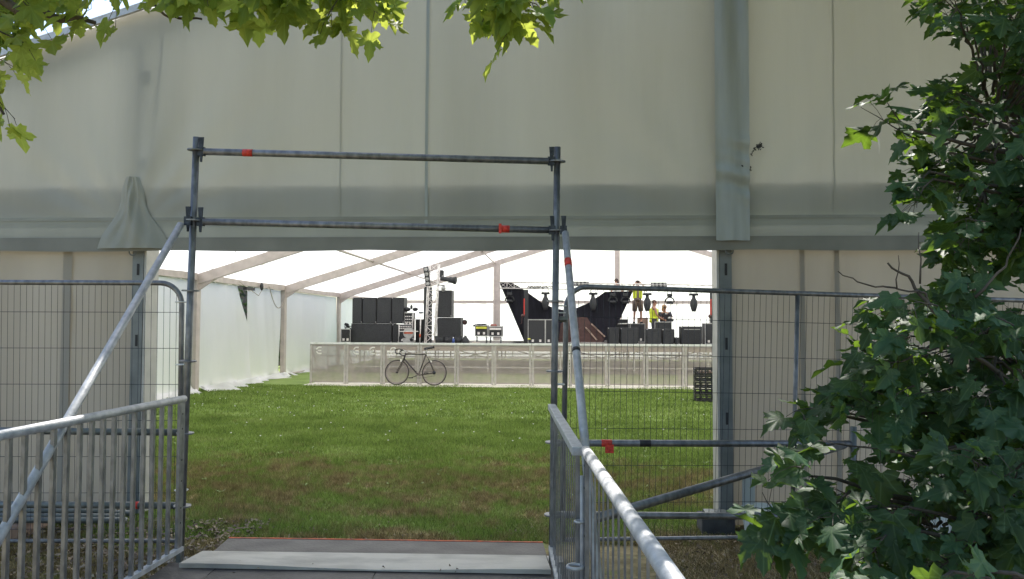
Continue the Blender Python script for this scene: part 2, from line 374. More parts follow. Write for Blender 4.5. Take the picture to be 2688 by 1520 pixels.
# front gable cloth
ZV = 2.335
def gable_fn(xa, xb):
    def f(u, v):
        x = xa+(xb-xa)*u; top = roofz(x)+.03; z0 = 2.50; z = z0+(top-z0)*v
        return (x, YG-.13+gdef(x, z), z)
    return f
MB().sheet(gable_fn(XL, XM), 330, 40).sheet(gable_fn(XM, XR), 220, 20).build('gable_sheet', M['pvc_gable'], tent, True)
def band(xa, xb, z0, z1, dy, sag=0.):
    return lambda u, v: (xa+(xb-xa)*u, YG-.13+dy+wrinkle(xa+(xb-xa)*u, 2.4, .6), z0+(z1-z0)*v-(1-v)*sag*abs(math.sin((xa+(xb-xa)*u)*1.9)))
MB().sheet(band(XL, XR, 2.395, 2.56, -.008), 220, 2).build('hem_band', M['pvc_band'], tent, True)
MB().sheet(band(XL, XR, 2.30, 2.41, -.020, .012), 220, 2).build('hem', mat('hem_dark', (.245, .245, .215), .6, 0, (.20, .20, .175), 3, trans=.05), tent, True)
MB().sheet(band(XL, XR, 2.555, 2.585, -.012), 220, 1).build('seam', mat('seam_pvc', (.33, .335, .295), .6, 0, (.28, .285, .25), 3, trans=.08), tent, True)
# vertical joints in the gable
def strip(xa, xb, z0, z1, dy, amp=0.):
    def f(u, v):
        x = xa+(xb-xa)*u; z = z0+(z1-z0)*v
        return (x, YG-(.14 if amp else .132)+dy+(wrinkle(x, z)*.4 if amp else gdef(x, z))-amp*(math.sin(z*24)*.5+math.sin(z*41+u*3)*.5)*max(0, 1-abs(z-2.95)/.35)*(.4+.6*u)-amp*.8*math.sin(u*9+z*1.3)*.4, z)
    return f
sxa, sxb = P(1866, 300, YG).x, P(1952, 300, YG).x
mb = MB().sheet(strip(sxa, sxb, 2.37, roofz(sxa)+.0, -.055, .045), 16, 160)
mb.build('joint_cover', M['pvc_strip'], tent, True)
sx = P(1128, 300, YG).x
MB().sheet(strip(sx-.013, sx+.013, 2.5, roofz(sx), -.010), 1, 60).build('seam', M['pvc_strip'], tent)
for px, ww in ((905, .012), (2172, .012)):
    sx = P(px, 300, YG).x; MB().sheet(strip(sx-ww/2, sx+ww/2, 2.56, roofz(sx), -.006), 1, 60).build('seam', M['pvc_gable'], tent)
mb = MB()
for cx_, cy_, n_, sp_ in ((1996, 384, 60, 7), (1988, 386, 30, 5), (1981, 391, 14, 3), (1976, 398, 9, 3), (1972, 406, 6, 3), (1951, 435, 18, 4), (1963, 428, 18, 4), (1966, 438, 24, 5), (1967, 446, 12, 3)):
    for k in range(n_):
        q = P(cx_+random.gauss(0, sp_)*.6, cy_+random.gauss(0, sp_)*.6, YG-.178); w_ = random.uniform(.002, .008)
        mb.add([q+Vector((-w_, 0, 0)), q+Vector((0, 0, -w_*.7)), q+Vector((w_, 0, .002)), q+Vector((0, 0, w_))], [(0, 1, 2, 3)])
tag(mb.build('stain', M['black'], tent), kind='stuff')
# pulled corner over the left leg: folded cloth and showing pole
sx = P(372, 500, YG).x
def pucker(u, v):
    hw = .05+.27*(1-v)**1.3+.02*math.sin(v*9); x = sx+(2*u-1)*hw+.02*(1-v); z = 2.315+.62*v; c = abs(2*u-1)
    e_ = (1-c)**.8
    fold = .030*e_*(1-.5*v)+.016*e_*math.sin(u*11+v*5)+.007*e_*math.sin(u*27-v*9)
    return (x, YG-.150-.03*(c < .97)*(1-c)-fold+wrinkle(x, 2.4, .6), z)
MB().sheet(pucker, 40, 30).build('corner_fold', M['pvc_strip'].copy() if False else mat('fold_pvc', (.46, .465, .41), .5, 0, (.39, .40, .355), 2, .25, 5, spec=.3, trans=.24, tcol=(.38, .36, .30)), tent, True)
pole_top = P(385, 120, YG-.082); pole_bot = P(372, 440, YG-.082)
mb = MB().tube([pole_top, pole_bot], .028, 8)
for py in (205, 430): c = P(388-py*.02, py, YG-.085); mb.box(c, (.13, .05, .12))
mb.build('gable_brace', M['alu_leg'], tent)
MB().tube([P(430, 90, YG-.098), P(404, 450, YG-.098)], .010, 6).build('gable_cable', M['alu_leg'], tent)
# inner gable frame (behind cloth): eave girt and uprights
mb = MB().bbox((XL+.1, YG-.092, 2.60), (XR-.1, YG-.064, 2.86)); mb.build('gable_girt', M['alu'], tent)
# front legs
for px in (365, 1903):
    c = P(px, 980, YG).x; top = roofz(c)-.22
    MB().bbox((c-.05, YG-.06, .03), (c+.05, YG+.06, top)).build('leg', M['alu_leg'], tent)
    s_ = 1 if px < 1000 else -1
    MB().bbox((c+s_*.053, YG-.055, .03), (c+s_*.073, YG+.16, top)).build('leg_channel', M['alu_leg_light'], tent)
    for z in (2.14, 1.52, .9): MB().bbox((c-.008, YG-.065, z-.05), (c+.012, YG-.061, z+.05)).build('leg_slot', M['black'], tent)
    MB().ring((c-.02*s_, YG-.12, 2.29), (0, 1, 0), .03, .006, 14, 5).build('shackle', M['galv_dark'], tent)
# far legs, rafters, purlins
for k, y in enumerate(FR):
    for xs, sg in ((XL, 1), (XR, -1)):
        MB().bbox((xs-.06, y-.10, 0.02), (xs+.06, y+.10, EZ-.02)).build('leg', M['alu'], tent)
        MB().beam((xs, y, EZ-.09), (XM-sg*.06, y, roofz(XM)-.09), .10, .24).build('rafter', M['alu'], tent)
        MB().prism([(xs+sg*.06, y-.03, EZ-.35), (xs+sg*.06, y-.03, EZ-.05), (xs+sg*.65, y-.03, EZ+.10), (xs+sg*.65, y-.03, EZ+.04)], (0, .06, 0)).build('gusset', M['alu'], tent)
    if k < len(FR)-1:
        y2 = FR[k+1]
        for xs in (XL, XR): MB().bbox((xs-.07, y+.103, EZ-.10), (xs+.07, y2-.103, EZ+.06)).build('eave_beam', M['alu'], tent)
        for q in range(1, 8):
            x = XL+2.85*q
            if x < XR-1: MB().tube([(x, y+.06, roofz(x)-.06), (x, y2-.06, roofz(x)-.06)], .035, 8).build('purlin', M['alu'], tent)
for k in range(1, 5):                        # faint bracing cables under the roof
    for xa, xb in ((XL+.3, XL+5.7), (XL+5.7, XL+.3)):
        MB().tube([(xa, FR[k]+.1, roofz(xa)-.02), (xb, FR[k+1]-.1, roofz(xb)-.02)], .007, 5).build('roof_cable', M['alu'], tent)
# far gable
yf = FR[-1]
def far_fn(xa, xb, z0):
    return lambda u, v: (xa+(xb-xa)*u, yf+.09, z0+(roofz(xa+(xb-xa)*u)+.0-z0)*v)
MB().sheet(far_fn(XL, XM, 2.55), 10, 4).sheet(far_fn(XM, XR, 2.55), 10, 4).build('gable_sheet', M['pvc_roof'], tent)
MB().sheet(lambda u, v: (XL+(XR-XL)*u, yf+.12+.03*math.sin(u*160), 2.62*v+.02), 160, 4).build('wall_sheet', M['pvc_wall'], tent, True)
MB().bbox((XL, yf-.09, 2.62), (XR, yf-.02, 2.76)).build('gable_girt', M['alu'], tent)
for px in (1307, 1620): x = P(px, 760, yf).x; MB().bbox((x-.12, yf-.12, .9), (x+.12, yf-.1, roofz(x)-.1)).build('gable_upright', M['alu'], tent)
for x in (XL+5.7, XR-5.7, XR-3): MB().bbox((x-.06, yf-.12, .9), (x+.06, yf-.0, roofz(x)-.1)).build('gable_upright', M['alu'], tent)
# side walls
def side(y0f, y1f, xs, zt=EZ-.12, nw=60, amp=.02, x_off=0., name='wall_sheet', flare=True, m='pvc_wall', lift=None):
    sg = 1 if xs < 0 else -1
    def f(u, v):
        z = zt*v+.01; y = y0f(z)+(y1f(z)-y0f(z))*u
        fl = .22*max(0, (.16-z)/.16)**1.5*(1+.8*math.sin(y*3.1)+.5*math.sin(y*7.3)) if flare else 0
        if lift: z += lift(y)*(1-v)**6
        return (xs-sg*.02+x_off+sg*fl+amp*math.sin(y*4.3+z*.8)*.6+amp*.5*math.sin(y*9.1+z*2), y, z)
    return MB().sheet(f, nw, 28).build(name, M[m], tent, True)
K = lambda v: (lambda z: v)
side(K(6.95), K(12.6), XL); side(K(12.9), K(18.55), XL)
side(K(18.85), lambda z: 22.0-.80*max(0, (z-1.42)/1.3)+.25*max(0, .8-z), XL, amp=.03, lift=lambda y: 0)
side(lambda z: 21.9+.12*max(0, (z-1.42)/1.3), K(24.65), XL, x_off=-.05, amp=.03)
side(K(24.95), lambda z: 29.2, XL); side(lambda z: 29.15, K(31.0), XL, x_off=-.04, flare=False); side(K(31.2), K(37.1), XL)
for a, b in zip(FR[:-1], FR[1:]): side(K(a+.1), K(b-.1), XR)
mb = MB()                                   # crumpled skirt lying on the grass
def skirt(y0, y1, wd_, ph):
    def f(u, v):
        y = y0+(y1-y0)*u; e = wd_*(.55+.3*math.sin(y*2.3+ph)+.2*math.sin(y*5.9)+.12*math.sin(y*13))
        return (XL+.02+e*v, y, .012+.10*math.sin(v*math.pi)*(.5+.5*math.sin(y*6+ph+v*4))+.10*(1-v)**2)
    return f
for a, b, ww in ((12.9, 18.5, .35), (18.9, 21.9, .75), (21.9, 24.6, .55), (8, 12.6, .3)): mb.sheet(skirt(a, b, ww, a), 60, 7)
mb.build('wall_skirt', M['pvc_wall'], tent, True)
MB().tube([(XL+.1, 24.98, .05), (XL+.1, 31, .05)], .03, 6).build('wall_hem_tube', M['alu'], tent)
# lower front walls beside the open bay
def low(xa, xb):
    return lambda u, v: (xa+(xb-xa)*u, YG-.035+wrinkle(xa+(xb-xa)*u, 2.4*v, 2.2), .02+2.45*v)
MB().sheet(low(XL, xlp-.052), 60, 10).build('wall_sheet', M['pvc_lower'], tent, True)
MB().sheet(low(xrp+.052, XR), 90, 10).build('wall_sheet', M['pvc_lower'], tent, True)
x = P(188, 700, YG).x; MB().sheet(lambda u, v: (x-.04+.08*u, YG-.06, .03+2.3*v), 1, 4).build('seam', M['pvc_lower'], tent)
for px in (2100, 2190, 2480): x = P(px, 700, YG).x; MB().sheet(lambda u, v: (x-.02+.04*u, YG-.06, .03+2.3*v), 1, 4).build('seam', M['pvc_lower'], tent)
MB().bbox((xrp+.12, YG-.08, .16), (xrp+.22, YG-.06, .42)).build('repair_patch', M['pvc_strip'], tent)
MB().sheet(lambda u, v: (xrp+.08+2.6*u, YG-.10-.30*v+.03*math.sin(u*30), .19-.17*v+.03*math.sin(u*23+v*5)), 50, 4).build('wall_skirt', M['tarp'], tent, True)
MB().sheet(lambda u, v: (XL+(xlp-XL-.1)*u, YG-.07-.16*v+.02*math.sin(u*60), .12-.11*v), 60, 3).build('wall_skirt', M['pvc_band'], tent, True)

b0 = P(1884, 1385, YG-.25)
t = thing('ballast_block', 'dark ballast block at the foot of the right tent leg', 'ballast', (b0.x, YG-.2, 0))
MB().bbox((b0.x-.14, YG-.34, .005), (b0.x+.12, YG-.10, .15)).build('block', M['block'], t, bevel=.01)
MB().bbox((b0.x-.10, YG-.30, .152), (b0.x+.08, YG-.14, .175)).build('base_plate', M['galv_dark'], t)

# gap behind the torn wall: hedge, hanging sign, rope, emergency light
hd = thing('hedge', 'dark green hedge seen through the gap in the left tent wall', 'hedge', (-11.2, 22, 0))
n = 6000; p = np.stack([rng.uniform(-12, -10.2, n), rng.uniform(16, 30, n), rng.uniform(0, 3.4, n)], 1)
a = rng.normal(size=(n, 3)); b = rng.normal(size=(n, 3)); a /= np.linalg.norm(a, axis=1)[:, None]; b /= np.linalg.norm(b, axis=1)[:, None]
V = np.stack([p-a*.09, p+b*.07, p+a*.09, p-b*.07], 1).reshape(-1, 3)
np_mesh('foliage', V, np.arange(n*4).reshape(-1, 4), M['hedge'], hd, origin=(-11.2, 22, 0))
MB().bbox((-11.9, 16.2, .05), (-10.6, 29.8, 2.9)).build('stem_mass', M['bark'], hd)
sx0 = XL-.35
sg_ = thing('exit_sign', 'green and white exit sign hanging in the torn wall gap', 'sign', (sx0, 21.65, 2.2))
MB().bbox((sx0-.01, 21.2, 2.02), (sx0+.01, 22.3, 2.36)).build('sign_board', M['sign_green'], sg_)
cu = bpy.data.curves.new('sign_text', 'FONT'); cu.body = 'EXIT'; cu.size = .34; cu.extrude = .002; cu.align_x = 'CENTER'
cu.materials.append(M['white']); tmp = bpy.data.objects.new('tmp', cu); me = bpy.data.meshes.new_from_object(tmp); bpy.data.objects.remove(tmp); to = bpy.data.objects.new('sign_text', me); C.objects.link(to); to.parent = sg_
to.location = (.018, .05, -.13); to.rotation_euler = (R(90), 0, R(90))
el = thing('emergency_light', 'black emergency light fitting clamped under the left eave beam', 'light', (XL+.12, 21.6, 2.68))
MB().bbox((XL+.07, 21.35, 2.58), (XL+.17, 21.95, 2.66)).build('housing', M['black'], el)
MB().bbox((XL+.09, 21.42, 2.55), (XL+.15, 21.88, 2.577)).build('lens', M['lens'], el)
rp = thing('cable_loop', 'grey cable looping down from the left eave beam', 'cable', (XL+.14, 23.5, 2.7))
pts = [(XL+.14, 23.1+1.45*u, 2.75-.62*(1-(2*u-1.15)**2/1.2)*(1 if u > .02 else 0)) for u in [i/16 for i in range(17)]]
MB().tube(pts, .014, 6).build('cable', M['rope'], rp, True)
MB().tube([(XL+.14, 20.9, 2.78), (XL+.14, 21.2, 2.7), (XL+.14, 22.3, 2.45), (XL+.16, 22.5, 2.62), (XL+.14, 22.6, 2.8)], .01, 6).build('cable', M['rope'], rp, True)
MB().ball((XL+.15, 22.5, 2.72), (.05, .07, .12), 8, 6).build('clamp', M['black'], rp, True)

# ------------------------------------------------------------------ deck at the entrance
def quad_board(name, label, cat, c4, z0, z1, m, bow=0.):
    c = sum((Vector((p.x, p.y, 0)) for p in c4), Vector())/4
    t = thing(name, label, cat, (c.x, c.y, 0))
    a, b, c_, d = c4
    def f(zz):
        def q(u, v):
            p = (a.lerp(b, u)).lerp(d.lerp(c_, u), v); return (p.x, p.y, zz+bow*(math.sin(u*7+1)*.5+.5)*(1-v))
        return q
    mb = MB().sheet(f(z1), 20, 4)
    n_ = 20; edge = []
    for i in range(n_+1): edge.append((i*(4+1)))           # front edge skirt
    base = len(mb.v)
    for i in range(n_+1): v = mb.v[edge[i]]; mb.v.append((v[0], v[1], z0))
    for i in range(n_): mb.f.append((edge[i], edge[i+1], base+i+1, base+i))
    mb.build('board', m, t); return t
DX0, DX1 = -2.16, .30      # in camera aligned metres
cz = lambda X, D, z: Vector((X*math.cos(YAW)-D*math.sin(YAW), X*math.sin(YAW)+D*math.cos(YAW), z))
for i, (xa, xb) in enumerate(((-2.24, -1.90), (-1.895, -.86), (-.855, .42))):
    q = [cz(xa, .2, 0), cz(xb, .2, 0), cz(xb, 5.31, 0), cz(xa, 5.31, 0)]
    t = quad_board('deck_board', ['narrow dark ply deck board along the left handrail', 'dark ply deck board in the middle of the walkway', 'dark ply deck board along the right handrail'][i], 'deck board', q, .02, .10, M['ply'])
    tag(t, group='dark ply boards of the entrance walkway')
t = quad_board('deck_ramp', 'dark ramp board sloping onto the lawn with an orange front edge', 'ramp', [cz(-2.08, 5.34, 0), cz(.26, 5.34, 0), cz(.235, 5.93, 0), cz(-2.11, 6.02, 0)], .01, .07, M['ply'])
MB().prism([cz(-2.11, 6.023, .03), cz(.235, 5.933, .03), cz(.235, 5.95, .03), cz(-2.11, 6.04, .03)], (0, 0, .044)).build('orange_edging', M['orange'], t)
plate = [G(470, 1480, .13), G(1446, 1497, .13), G(1432, 1452, .13), G(532, 1440, .13)]
t = quad_board('threshold_plate', 'pale grey scuffed threshold plate lying across the deck', 'plate', plate, .105, .115, M['ply_grey'], bow=.02)

# ------------------------------------------------------------------ scaffold gateway
sc_ = thing('scaffold_gateway', 'galvanised scaffold gateway with two uprights, two crossbars and sloping braces', 'scaffolding', (Pd(973, 1470, 5.6).x, Pd(973, 1470, 5.6).y, 0))
TR = .0242
def post(a, b, ys):
    MB().tube([a, b], TR, 14).build('post', M['galv'], sc_, True)
    d = (b-a)
    for y_ in ys:
        # rosette where the post passes image height y_
        lo, hi = 0., 1.
        inv = CM.inverted()
        for _ in range(25):
            mid = (lo+hi)/2; q = inv @ (a+d*mid); yy = 760-q.y/(-q.z)*F
            if yy < y_: lo = mid
            else: hi = mid
        c = a+d*lo; MB().disc(c, d, .060, .009, 20).ring(c, d, .053, .006, 20, 5).build('rosette', M['galv'], sc_)
    return
Lt, Lb = Pd(516, 360, 5.59), Pd(473, 1470, 5.57)
Rt, Rb = Pd(1463, 386, 5.64), Pd(1449, 1480, 5.62)
post(Lt, Lb, (394, 578, 763, 948, 1137, 1328)); post(Rt, Rb, (424, 605, 790, 974, 1161, 1351))
for b in (Lb, Rb): MB().box((b.x, b.y, .015), (.15, .15, .012)).build('base_plate', M['galv'], sc_)
def ledger(a, b, name='ledger', m='galv'): return MB().tube([a, b], TR, 14).build(name, M[m], sc_, True)
def wedge_head(c, side_):
    MB().box(c, (.05, .03, .06)).build('ledger_end', M['cast'], sc_)
    MB().prism([c+Vector((side_*.012-.004, -.012, -.075)), c+Vector((side_*.012+.010, -.012, -.075)), c+Vector((side_*.012+.020, -.012, .10)), c+Vector((side_*.012-.016, -.012, .10))], (0, .008, 0)).build('wedge', M['cast'], sc_)
LDG = []
for (xa, ya, xb, yb) in ((536, 398, 1440, 423), (534, 582, 1442, 604)):
    a, b = Pd(xa, ya, 5.58), Pd(xb, yb, 5.63); ledger(a, b); wedge_head(a+Vector((-.02, 0, 0)), 0); wedge_head(b+Vector((.02, 0, 0)), 0); LDG.append((a, b))
wedge_head(Pd(494, 580, 5.55), 0); wedge_head(Pd(1479, 604, 5.6), 0)
def wrap(a, b, t0, t1, m='tape', r=.0262, name='tape'):
    mb = MB().tube([a.lerp(b, t0), a.lerp(b, t1)], r, 12); return mb.build(name, M[m], sc_, True)
a, b = LDG[0]; wrap(a, b, .112, .140)
a, b = LDG[1]; wrap(a, b, .857, .884); p_ = a.lerp(b, .87); MB().box((p_.x-.03, p_.y-.03, p_.z+.0), (.02, .003, .07)).build('tape', M['tape'], sc_)
# braces reaching towards the camera
def to_ground(a, b, z=.03): t = (z-a.z)/(b.z-a.z); return a+(b-a)*t
a, b = Pd(474, 590, 5.50), Pd(200, 1062, 4.25); e = to_ground(a, b); MB().tube([a, e], TR, 14).build('brace', M['galv_light'], sc_, True)
MB().box((e.x, e.y, .012), (.14, .14, .02)).build('base_plate', M['galv'], sc_)
a, b = Pd(1484, 612, 5.55), Pd(1534, 1150, 4.25); e = to_ground(a, b); MB().tube([a, e], TR, 14).build('brace', M['galv_light'], sc_, True)
MB().box((e.x, e.y, .012), (.14, .14, .02)).build('base_plate', M['galv'], sc_)
wrap(a, b, .165, .205); wrap(a, b, .63, .645, 'btape', .0255)
# side ledgers
a, b = Pd(-420, 1126, 5.75), Pd(470, 1135, 5.62); ledger(a, b, m='galv_dark')
a2, b2 = Pd(-420, 1322, 5.75), Pd(468, 1327, 5.62); ledger(a2, b2, m='galv_dark'); wrap(a2, b2, .874, .886)
MB().tube([Pd(-410, 1000, 5.75), Pd(-410, 1480, 5.75)], TR, 12).build('post', M['galv'], sc_, True)
r1a, r1b = Pd(1460, 1163, 5.62), Pd(2236, 1165, 5.72); ledger(r1a, r1b); wrap(r1a, r1b, .150, .185); MB().box(r1a.lerp(r1b, .172)+Vector((.01, -.03, -.035)), (.06, .003, .06)).build('tape', M['tape'], sc_); wrap(r1a, r1b, .278, .315, 'btape', .0255)
r2a, r2b = Pd(1460, 1351, 5.62), Pd(2236, 1357, 5.72); ledger(r2a, r2b)
MB().tube([Pd(2240, 1120, 5.72), Pd(2236, 1486, 5.70)], TR, 12).build('post', M['galv_dark'], sc_, True); wrap(Pd(2240, 1120, 5.72), Pd(2236, 1486, 5.70), .46, .52)
MB().tube([Pd(1560, 1362, 3.95), Pd(2215, 1170, 5.68)], TR, 14).build('brace', M['galv'], sc_, True)

# ------------------------------------------------------------------ temporary fence panels
def fence(label, top, bot, gap_x, left_round, mids, Yw, sp=.046):
    """top/bot: (px,py,D) of the two ends of the top and bottom rails"""
    a, b = Pd(*top[0]), Pd(*top[1]); c, d = Pd(*bot[0]), Pd(*bot[1])
    base = Vector(((c.x+d.x)/2, (c.y+d.y)/2, 0)); t = thing('fence_panel', label, 'fence panel', base, 'mesh fence panels beside the gateway')
    r = .019; cr = .16
    def corner(p, h, v):
        return [p+h*cr*(1-math.sin(q))+v*cr*(1-math.cos(q)) for q in [i*math.pi/16 for i in range(9)]]
    h = (b-a).normalized(); vL = (c-a).normalized(); vR = (d-b).normalized()
    pts = list(reversed([p for p in corner(a, h, vL)]))  # from side to top
    ptsL = [c]+[a+h*cr*(1-math.cos(q))+vL*cr*(1-math.sin(q)) for q in [i*math.pi/16 for i in range(9)]]
    ptsR = [b-h*cr*(1-math.sin(q))+vR*cr*(1-math.cos(q)) for q in [i*math.pi/16 for i in range(9)]]+[d]
    MB().tube(ptsL+ptsR, r, 12).build('frame_tube', M['galv'], t, True)
    MB().tube([c, d], r*.8, 10).build('bottom_tube', M['galv'], t, True)
    for m_ in mids: MB().tube([a.lerp(b, m_), c.lerp(d, m_)], r*.9, 10).build('mid_tube', M['galv'], t, True)
    mb = MB(); L_ = (b-a).length; nn = int(L_/sp)
    for i in range(1, nn):
        u = i/nn; e = min(u*L_, (1-u)*L_); drop = cr-math.sqrt(max(0, cr*cr-(cr-e)**2)) if e < cr else 0
        p = a.lerp(b, u)+vL*drop; q = c.lerp(d, u); off = Vector((0, .012, 0)); mb.tube([p+off, q+off], .0016, 4, False)
    H_ = (a-c).length; k = int(H_/.27)
    for i in range(1, k+1):
        v = 1-(.22+.27*(i-1))/H_
        if v > .02: mb.tube([c.lerp(a, v)+Vector((0, .008, 0)), d.lerp(b, v)+Vector((0, .008, 0))], .0019, 4, False)
    mb.build('wire_mesh', M['cast'], t)
    return t
f1 = fence('left mesh fence panel with rounded tube corner behind the left handrail', ((-780, 738, 5.9), (478, 743, 5.85)), ((-780, 1420, 5.9), (470, 1420, 5.82)), 0, False, (.42,), YG)
f2 = fence('right mesh fence panel running behind the sycamore leaves', ((1487, 751, 5.80), (2790, 792, 6.30)), ((1476, 1417, 5.75), (2760, 1400, 6.35)), 0, True, (.445,), YG)
for ft, xy in ((f1, Pd(455, 1420, 5.85)), (f2, Pd(1490, 1418, 5.8))):
    pass
# cable ties round post and fence tube
for nm, pts in (('left', [(478, 793, 5.7), (478, 957, 5.7), (476, 1286, 5.7)]), ('right', [(1470, 803, 5.72), (1468, 821, 5.72), (1466, 1009, 5.72)])):
    for q in pts:
        c = Pd(*q); MB().ring(c, (0, 0, 1), .045, .004, 18, 4).build('tie', M['white'], sc_)
MB().disc(Pd(1478, 838, 5.72), (1, 0, 0), .02, .05, 8).box(Pd(1474, 836, 5.70), (.10, .05, .02)).build('fence_clamp', M['galv_dark'], sc_)

# loose tubes lying behind the left fence
for i, (ya, yb, D, z) in enumerate(((1338, 1342, 6.25, 0), (1352, 1356, 6.2, 0), (1364, 1366, 6.1, 0), (1348, 1347, 6.35, 0))):
    a, b = Pd(-400+i*60, ya, D), Pd(300+i*16, yb, D+.05)
    t = thing('steel_tube', ['steel scaffold tube on top of the pile behind the left fence', 'steel scaffold tube in the middle of the pile by the wall', 'steel scaffold tube lowest in the pile, nearest the fence', 'steel scaffold tube at the back of the pile against the wall'][i], 'tube', (a.x, a.y, a.z), 'loose steel tubes piled behind the left fence')
    MB().tube([a, b], .024, 10).build('tube', M['galv_dark'], t, True)
t = thing('timber_bearer', 'short timber bearer holding the loose tubes off the ground', 'timber', (Pd(100, 1380, 6.2).x, Pd(100, 1380, 6.2).y, 0))
c = Pd(60, 1380, 6.25); MB().bbox((c.x-.05, c.y-.25, .004), (c.x+.05, c.y+.25, .10)).build('beam', M['tan'], t)
c2 = Pd(-300, 1380, 6.25); MB().bbox((c2.x-.05, c2.y-.25, .004), (c2.x+.05, c2.y+.25, .10)).build('beam', M['tan'], t)

# ------------------------------------------------------------------ handrails
def railing(label, A, B, ztop, zbot, sp, flat, near_post=True, far_wide=True, wide=.07, bar=(.026, .020)):
    A = Vector((A.x, A.y, 0)); B = Vector((B.x, B.y, 0)); d = (B-A); L_ = d.length; d.normalize()
    t = thing('handrail_panel', label, 'railing', (A.x, A.y, 0), 'galvanised handrail panels along the entrance deck')
    up = Vector((0, 0, 1))
    if flat: MB().beam(A+up*(ztop-.02), B+up*(ztop-.02), .052, .04).build('top_rail', M['galv_light'], t, bevel=.004)
    else: MB().tube([A+up*(ztop-.026), B+up*(ztop-.026)], .0245, 16).build('top_rail', M['galv_light'], t, True)
    MB().beam(A+up*(zbot+.02), B+up*(zbot+.02), .04, .03).build('bottom_rail', M['galv_light'], t)
    rot = Matrix((d, Vector((-d.y, d.x, 0)), up)).transposed()
    for P0, wide_ in ((A, far_wide), (B, near_post)):
        s_ = 1 if P0 is A else -1
        c = P0+d*s_*(wide/2 if wide_ else .02); MB().box(c+up*((ztop+zbot)/2-.01), ((wide if wide_ else .03), .02, ztop-zbot-.06), rot).build('end_post', M['galv'], t)
        MB().box(P0+d*s_*.02+up*(zbot*.5+.002), (.03, .03, zbot-.01), rot).build('foot', M['galv_dark'], t)
        if wide_:
            mb = MB()
            for z in (.93, .83, .62, .48, .30, .2): mb.disc(c+up*(zbot+z)+rot @ Vector((0, -.0105, 0)), rot @ Vector((0, 1, 0)), .006, .003, 8).disc(c+up*(zbot+z)+rot @ Vector((0, .0105, 0)), rot @ Vector((0, 1, 0)), .006, .003, 8)
            mb.build('bolt_hole', M['black'], t)
    k = int(round((L_-.16)/sp))
    for i in range(1, k):
        c = A+d*(.08+(L_-.16)*i/k); MB().box(c+up*((ztop+zbot)/2-.002), (bar[0], bar[1], ztop-zbot-.072), rot).build('baluster', M['galv'], t)
    return t
cd = lambda X, D: cz(X, D, 0)
zl = 1.185
railing('left handrail panel nearest the scaffold post with wide drilled end post', cd(-2.235, 5.46), cd(-2.36, 3.32), zl, .13, .112, False)
railing('left handrail panel closest to the camera', cd(-2.365, 3.27), cd(-2.44, .9), zl, .13, .112, False)
railing('right handrail panel with flat topped rail next to the scaffold post', cd(.278, 5.55), cd(.300, 3.62), 1.125, .12, .125, True, near_post=False, far_wide=False, bar=(.014, .006))
railing('right handrail panel with round scratched top rail nearest the camera', cd(.335, 3.60), cd(.375, 1.0), 1.135, .12, .13, False, wide=.05, bar=(.014, .006))
hp = cd(.318, 3.6)
hk = thing('rail_coupling', 'bright hook plate coupling the two right handrail panels', 'coupling', (hp.x, hp.y, .7))
MB().tube([hp+Vector((0, 0, z)) for z in (.45, 1.0)], .010, 8).build('pin', M['galv_light'], hk, True)
MB().ring(hp+Vector((-.03, -.01, .60)), (0, 0, 1), .035, .009, 18, 6).ring(hp+Vector((-.01, -.01, .80)), (0, 0, 1), .022, .006, 14, 5).build('hook', M['galv_light'], hk, True)
for q, (px, py) in enumerate(((488, 1137), (485, 1328))):
    pass

# ------------------------------------------------------------------ crowd barriers
A = Pd(813, 1008, 21.75); B = Pd(1900, 1022, 20.95); A.z = B.z = 0; NB = 11; dv = (B-A)/NB; bl = dv.length; ang = math.atan2(dv.y, dv.x)
def make_barrier():
    t = thing('crowd_barrier', 'x', 'barrier', (0, 0, 0), 'aluminium crowd barriers in front of the stage')
    H = 1.13; w_ = bl-.012
    for x in (.03, w_-.03): MB().bbox((x-.03, -.02, .02), (x+.03, .02, H-.03)).build('side_post', M['bar_alu'], t)
    MB().bbox((0, -.035, H-.03), (w_, .035, H+.02)).build('top_rail', M['white'], t)
    mb = MB().bbox((w_/2-.012, -.012, .07), (w_/2+.012, .012, H-.08))
    for z in (.38, .78, .075): mb.bbox((.062, -.014, z-.013), (w_-.062, .014, z+.013))
    mb.bbox((.062, -.016, H-.09), (w_-.062, .016, H-.032)); mb.build('cross_bar', M['bar_alu'], t)
    MB().add([(.06, -.025, .06), (w_-.06, -.025, .06), (w_-.06, -.025, H-.05), (.06, -.025, H-.05)], [(0, 1, 2, 3)]).build('mesh_panel', M['panel'], t)
    for x in (.03, w_-.03): MB().beam((x, .04, H-.12), (x, .95, .05), .03, .04).build('rear_strut', M['bar_alu'], t)
    MB().bbox((0, -.62, .003), (w_, -.03, .03)).bbox((0, .02, .003), (w_, 1.0, .02)).build('tread_plate', M['tread'], t)
    return t
pb = make_barrier()
where = ['leftmost crowd barrier panel beside the white tent wall', 'second barrier from the left with two pale bracket marks', 'third barrier from the left behind the front wheel of the bicycle',
         'barrier panel behind the bicycle saddle and rear wheel', 'barrier panel just right of the bicycle', 'barrier panel below the pair of small flight cases', 'barrier panel left of the right scaffold post',
         'barrier panel crossed by the sloping blue grey brace', 'barrier panel below the first black cabinets behind the fence wires', 'barrier panel under the worker with fair hair', 'rightmost barrier panel behind the stacked crates']
BAR = []
for i in range(NB):
    o = pb if i == 0 else copy_tree(pb)
    q = A+dv*i; o.location = q; o.rotation_euler = (0, 0, ang); o['label'] = where[i]; BAR.append(o)
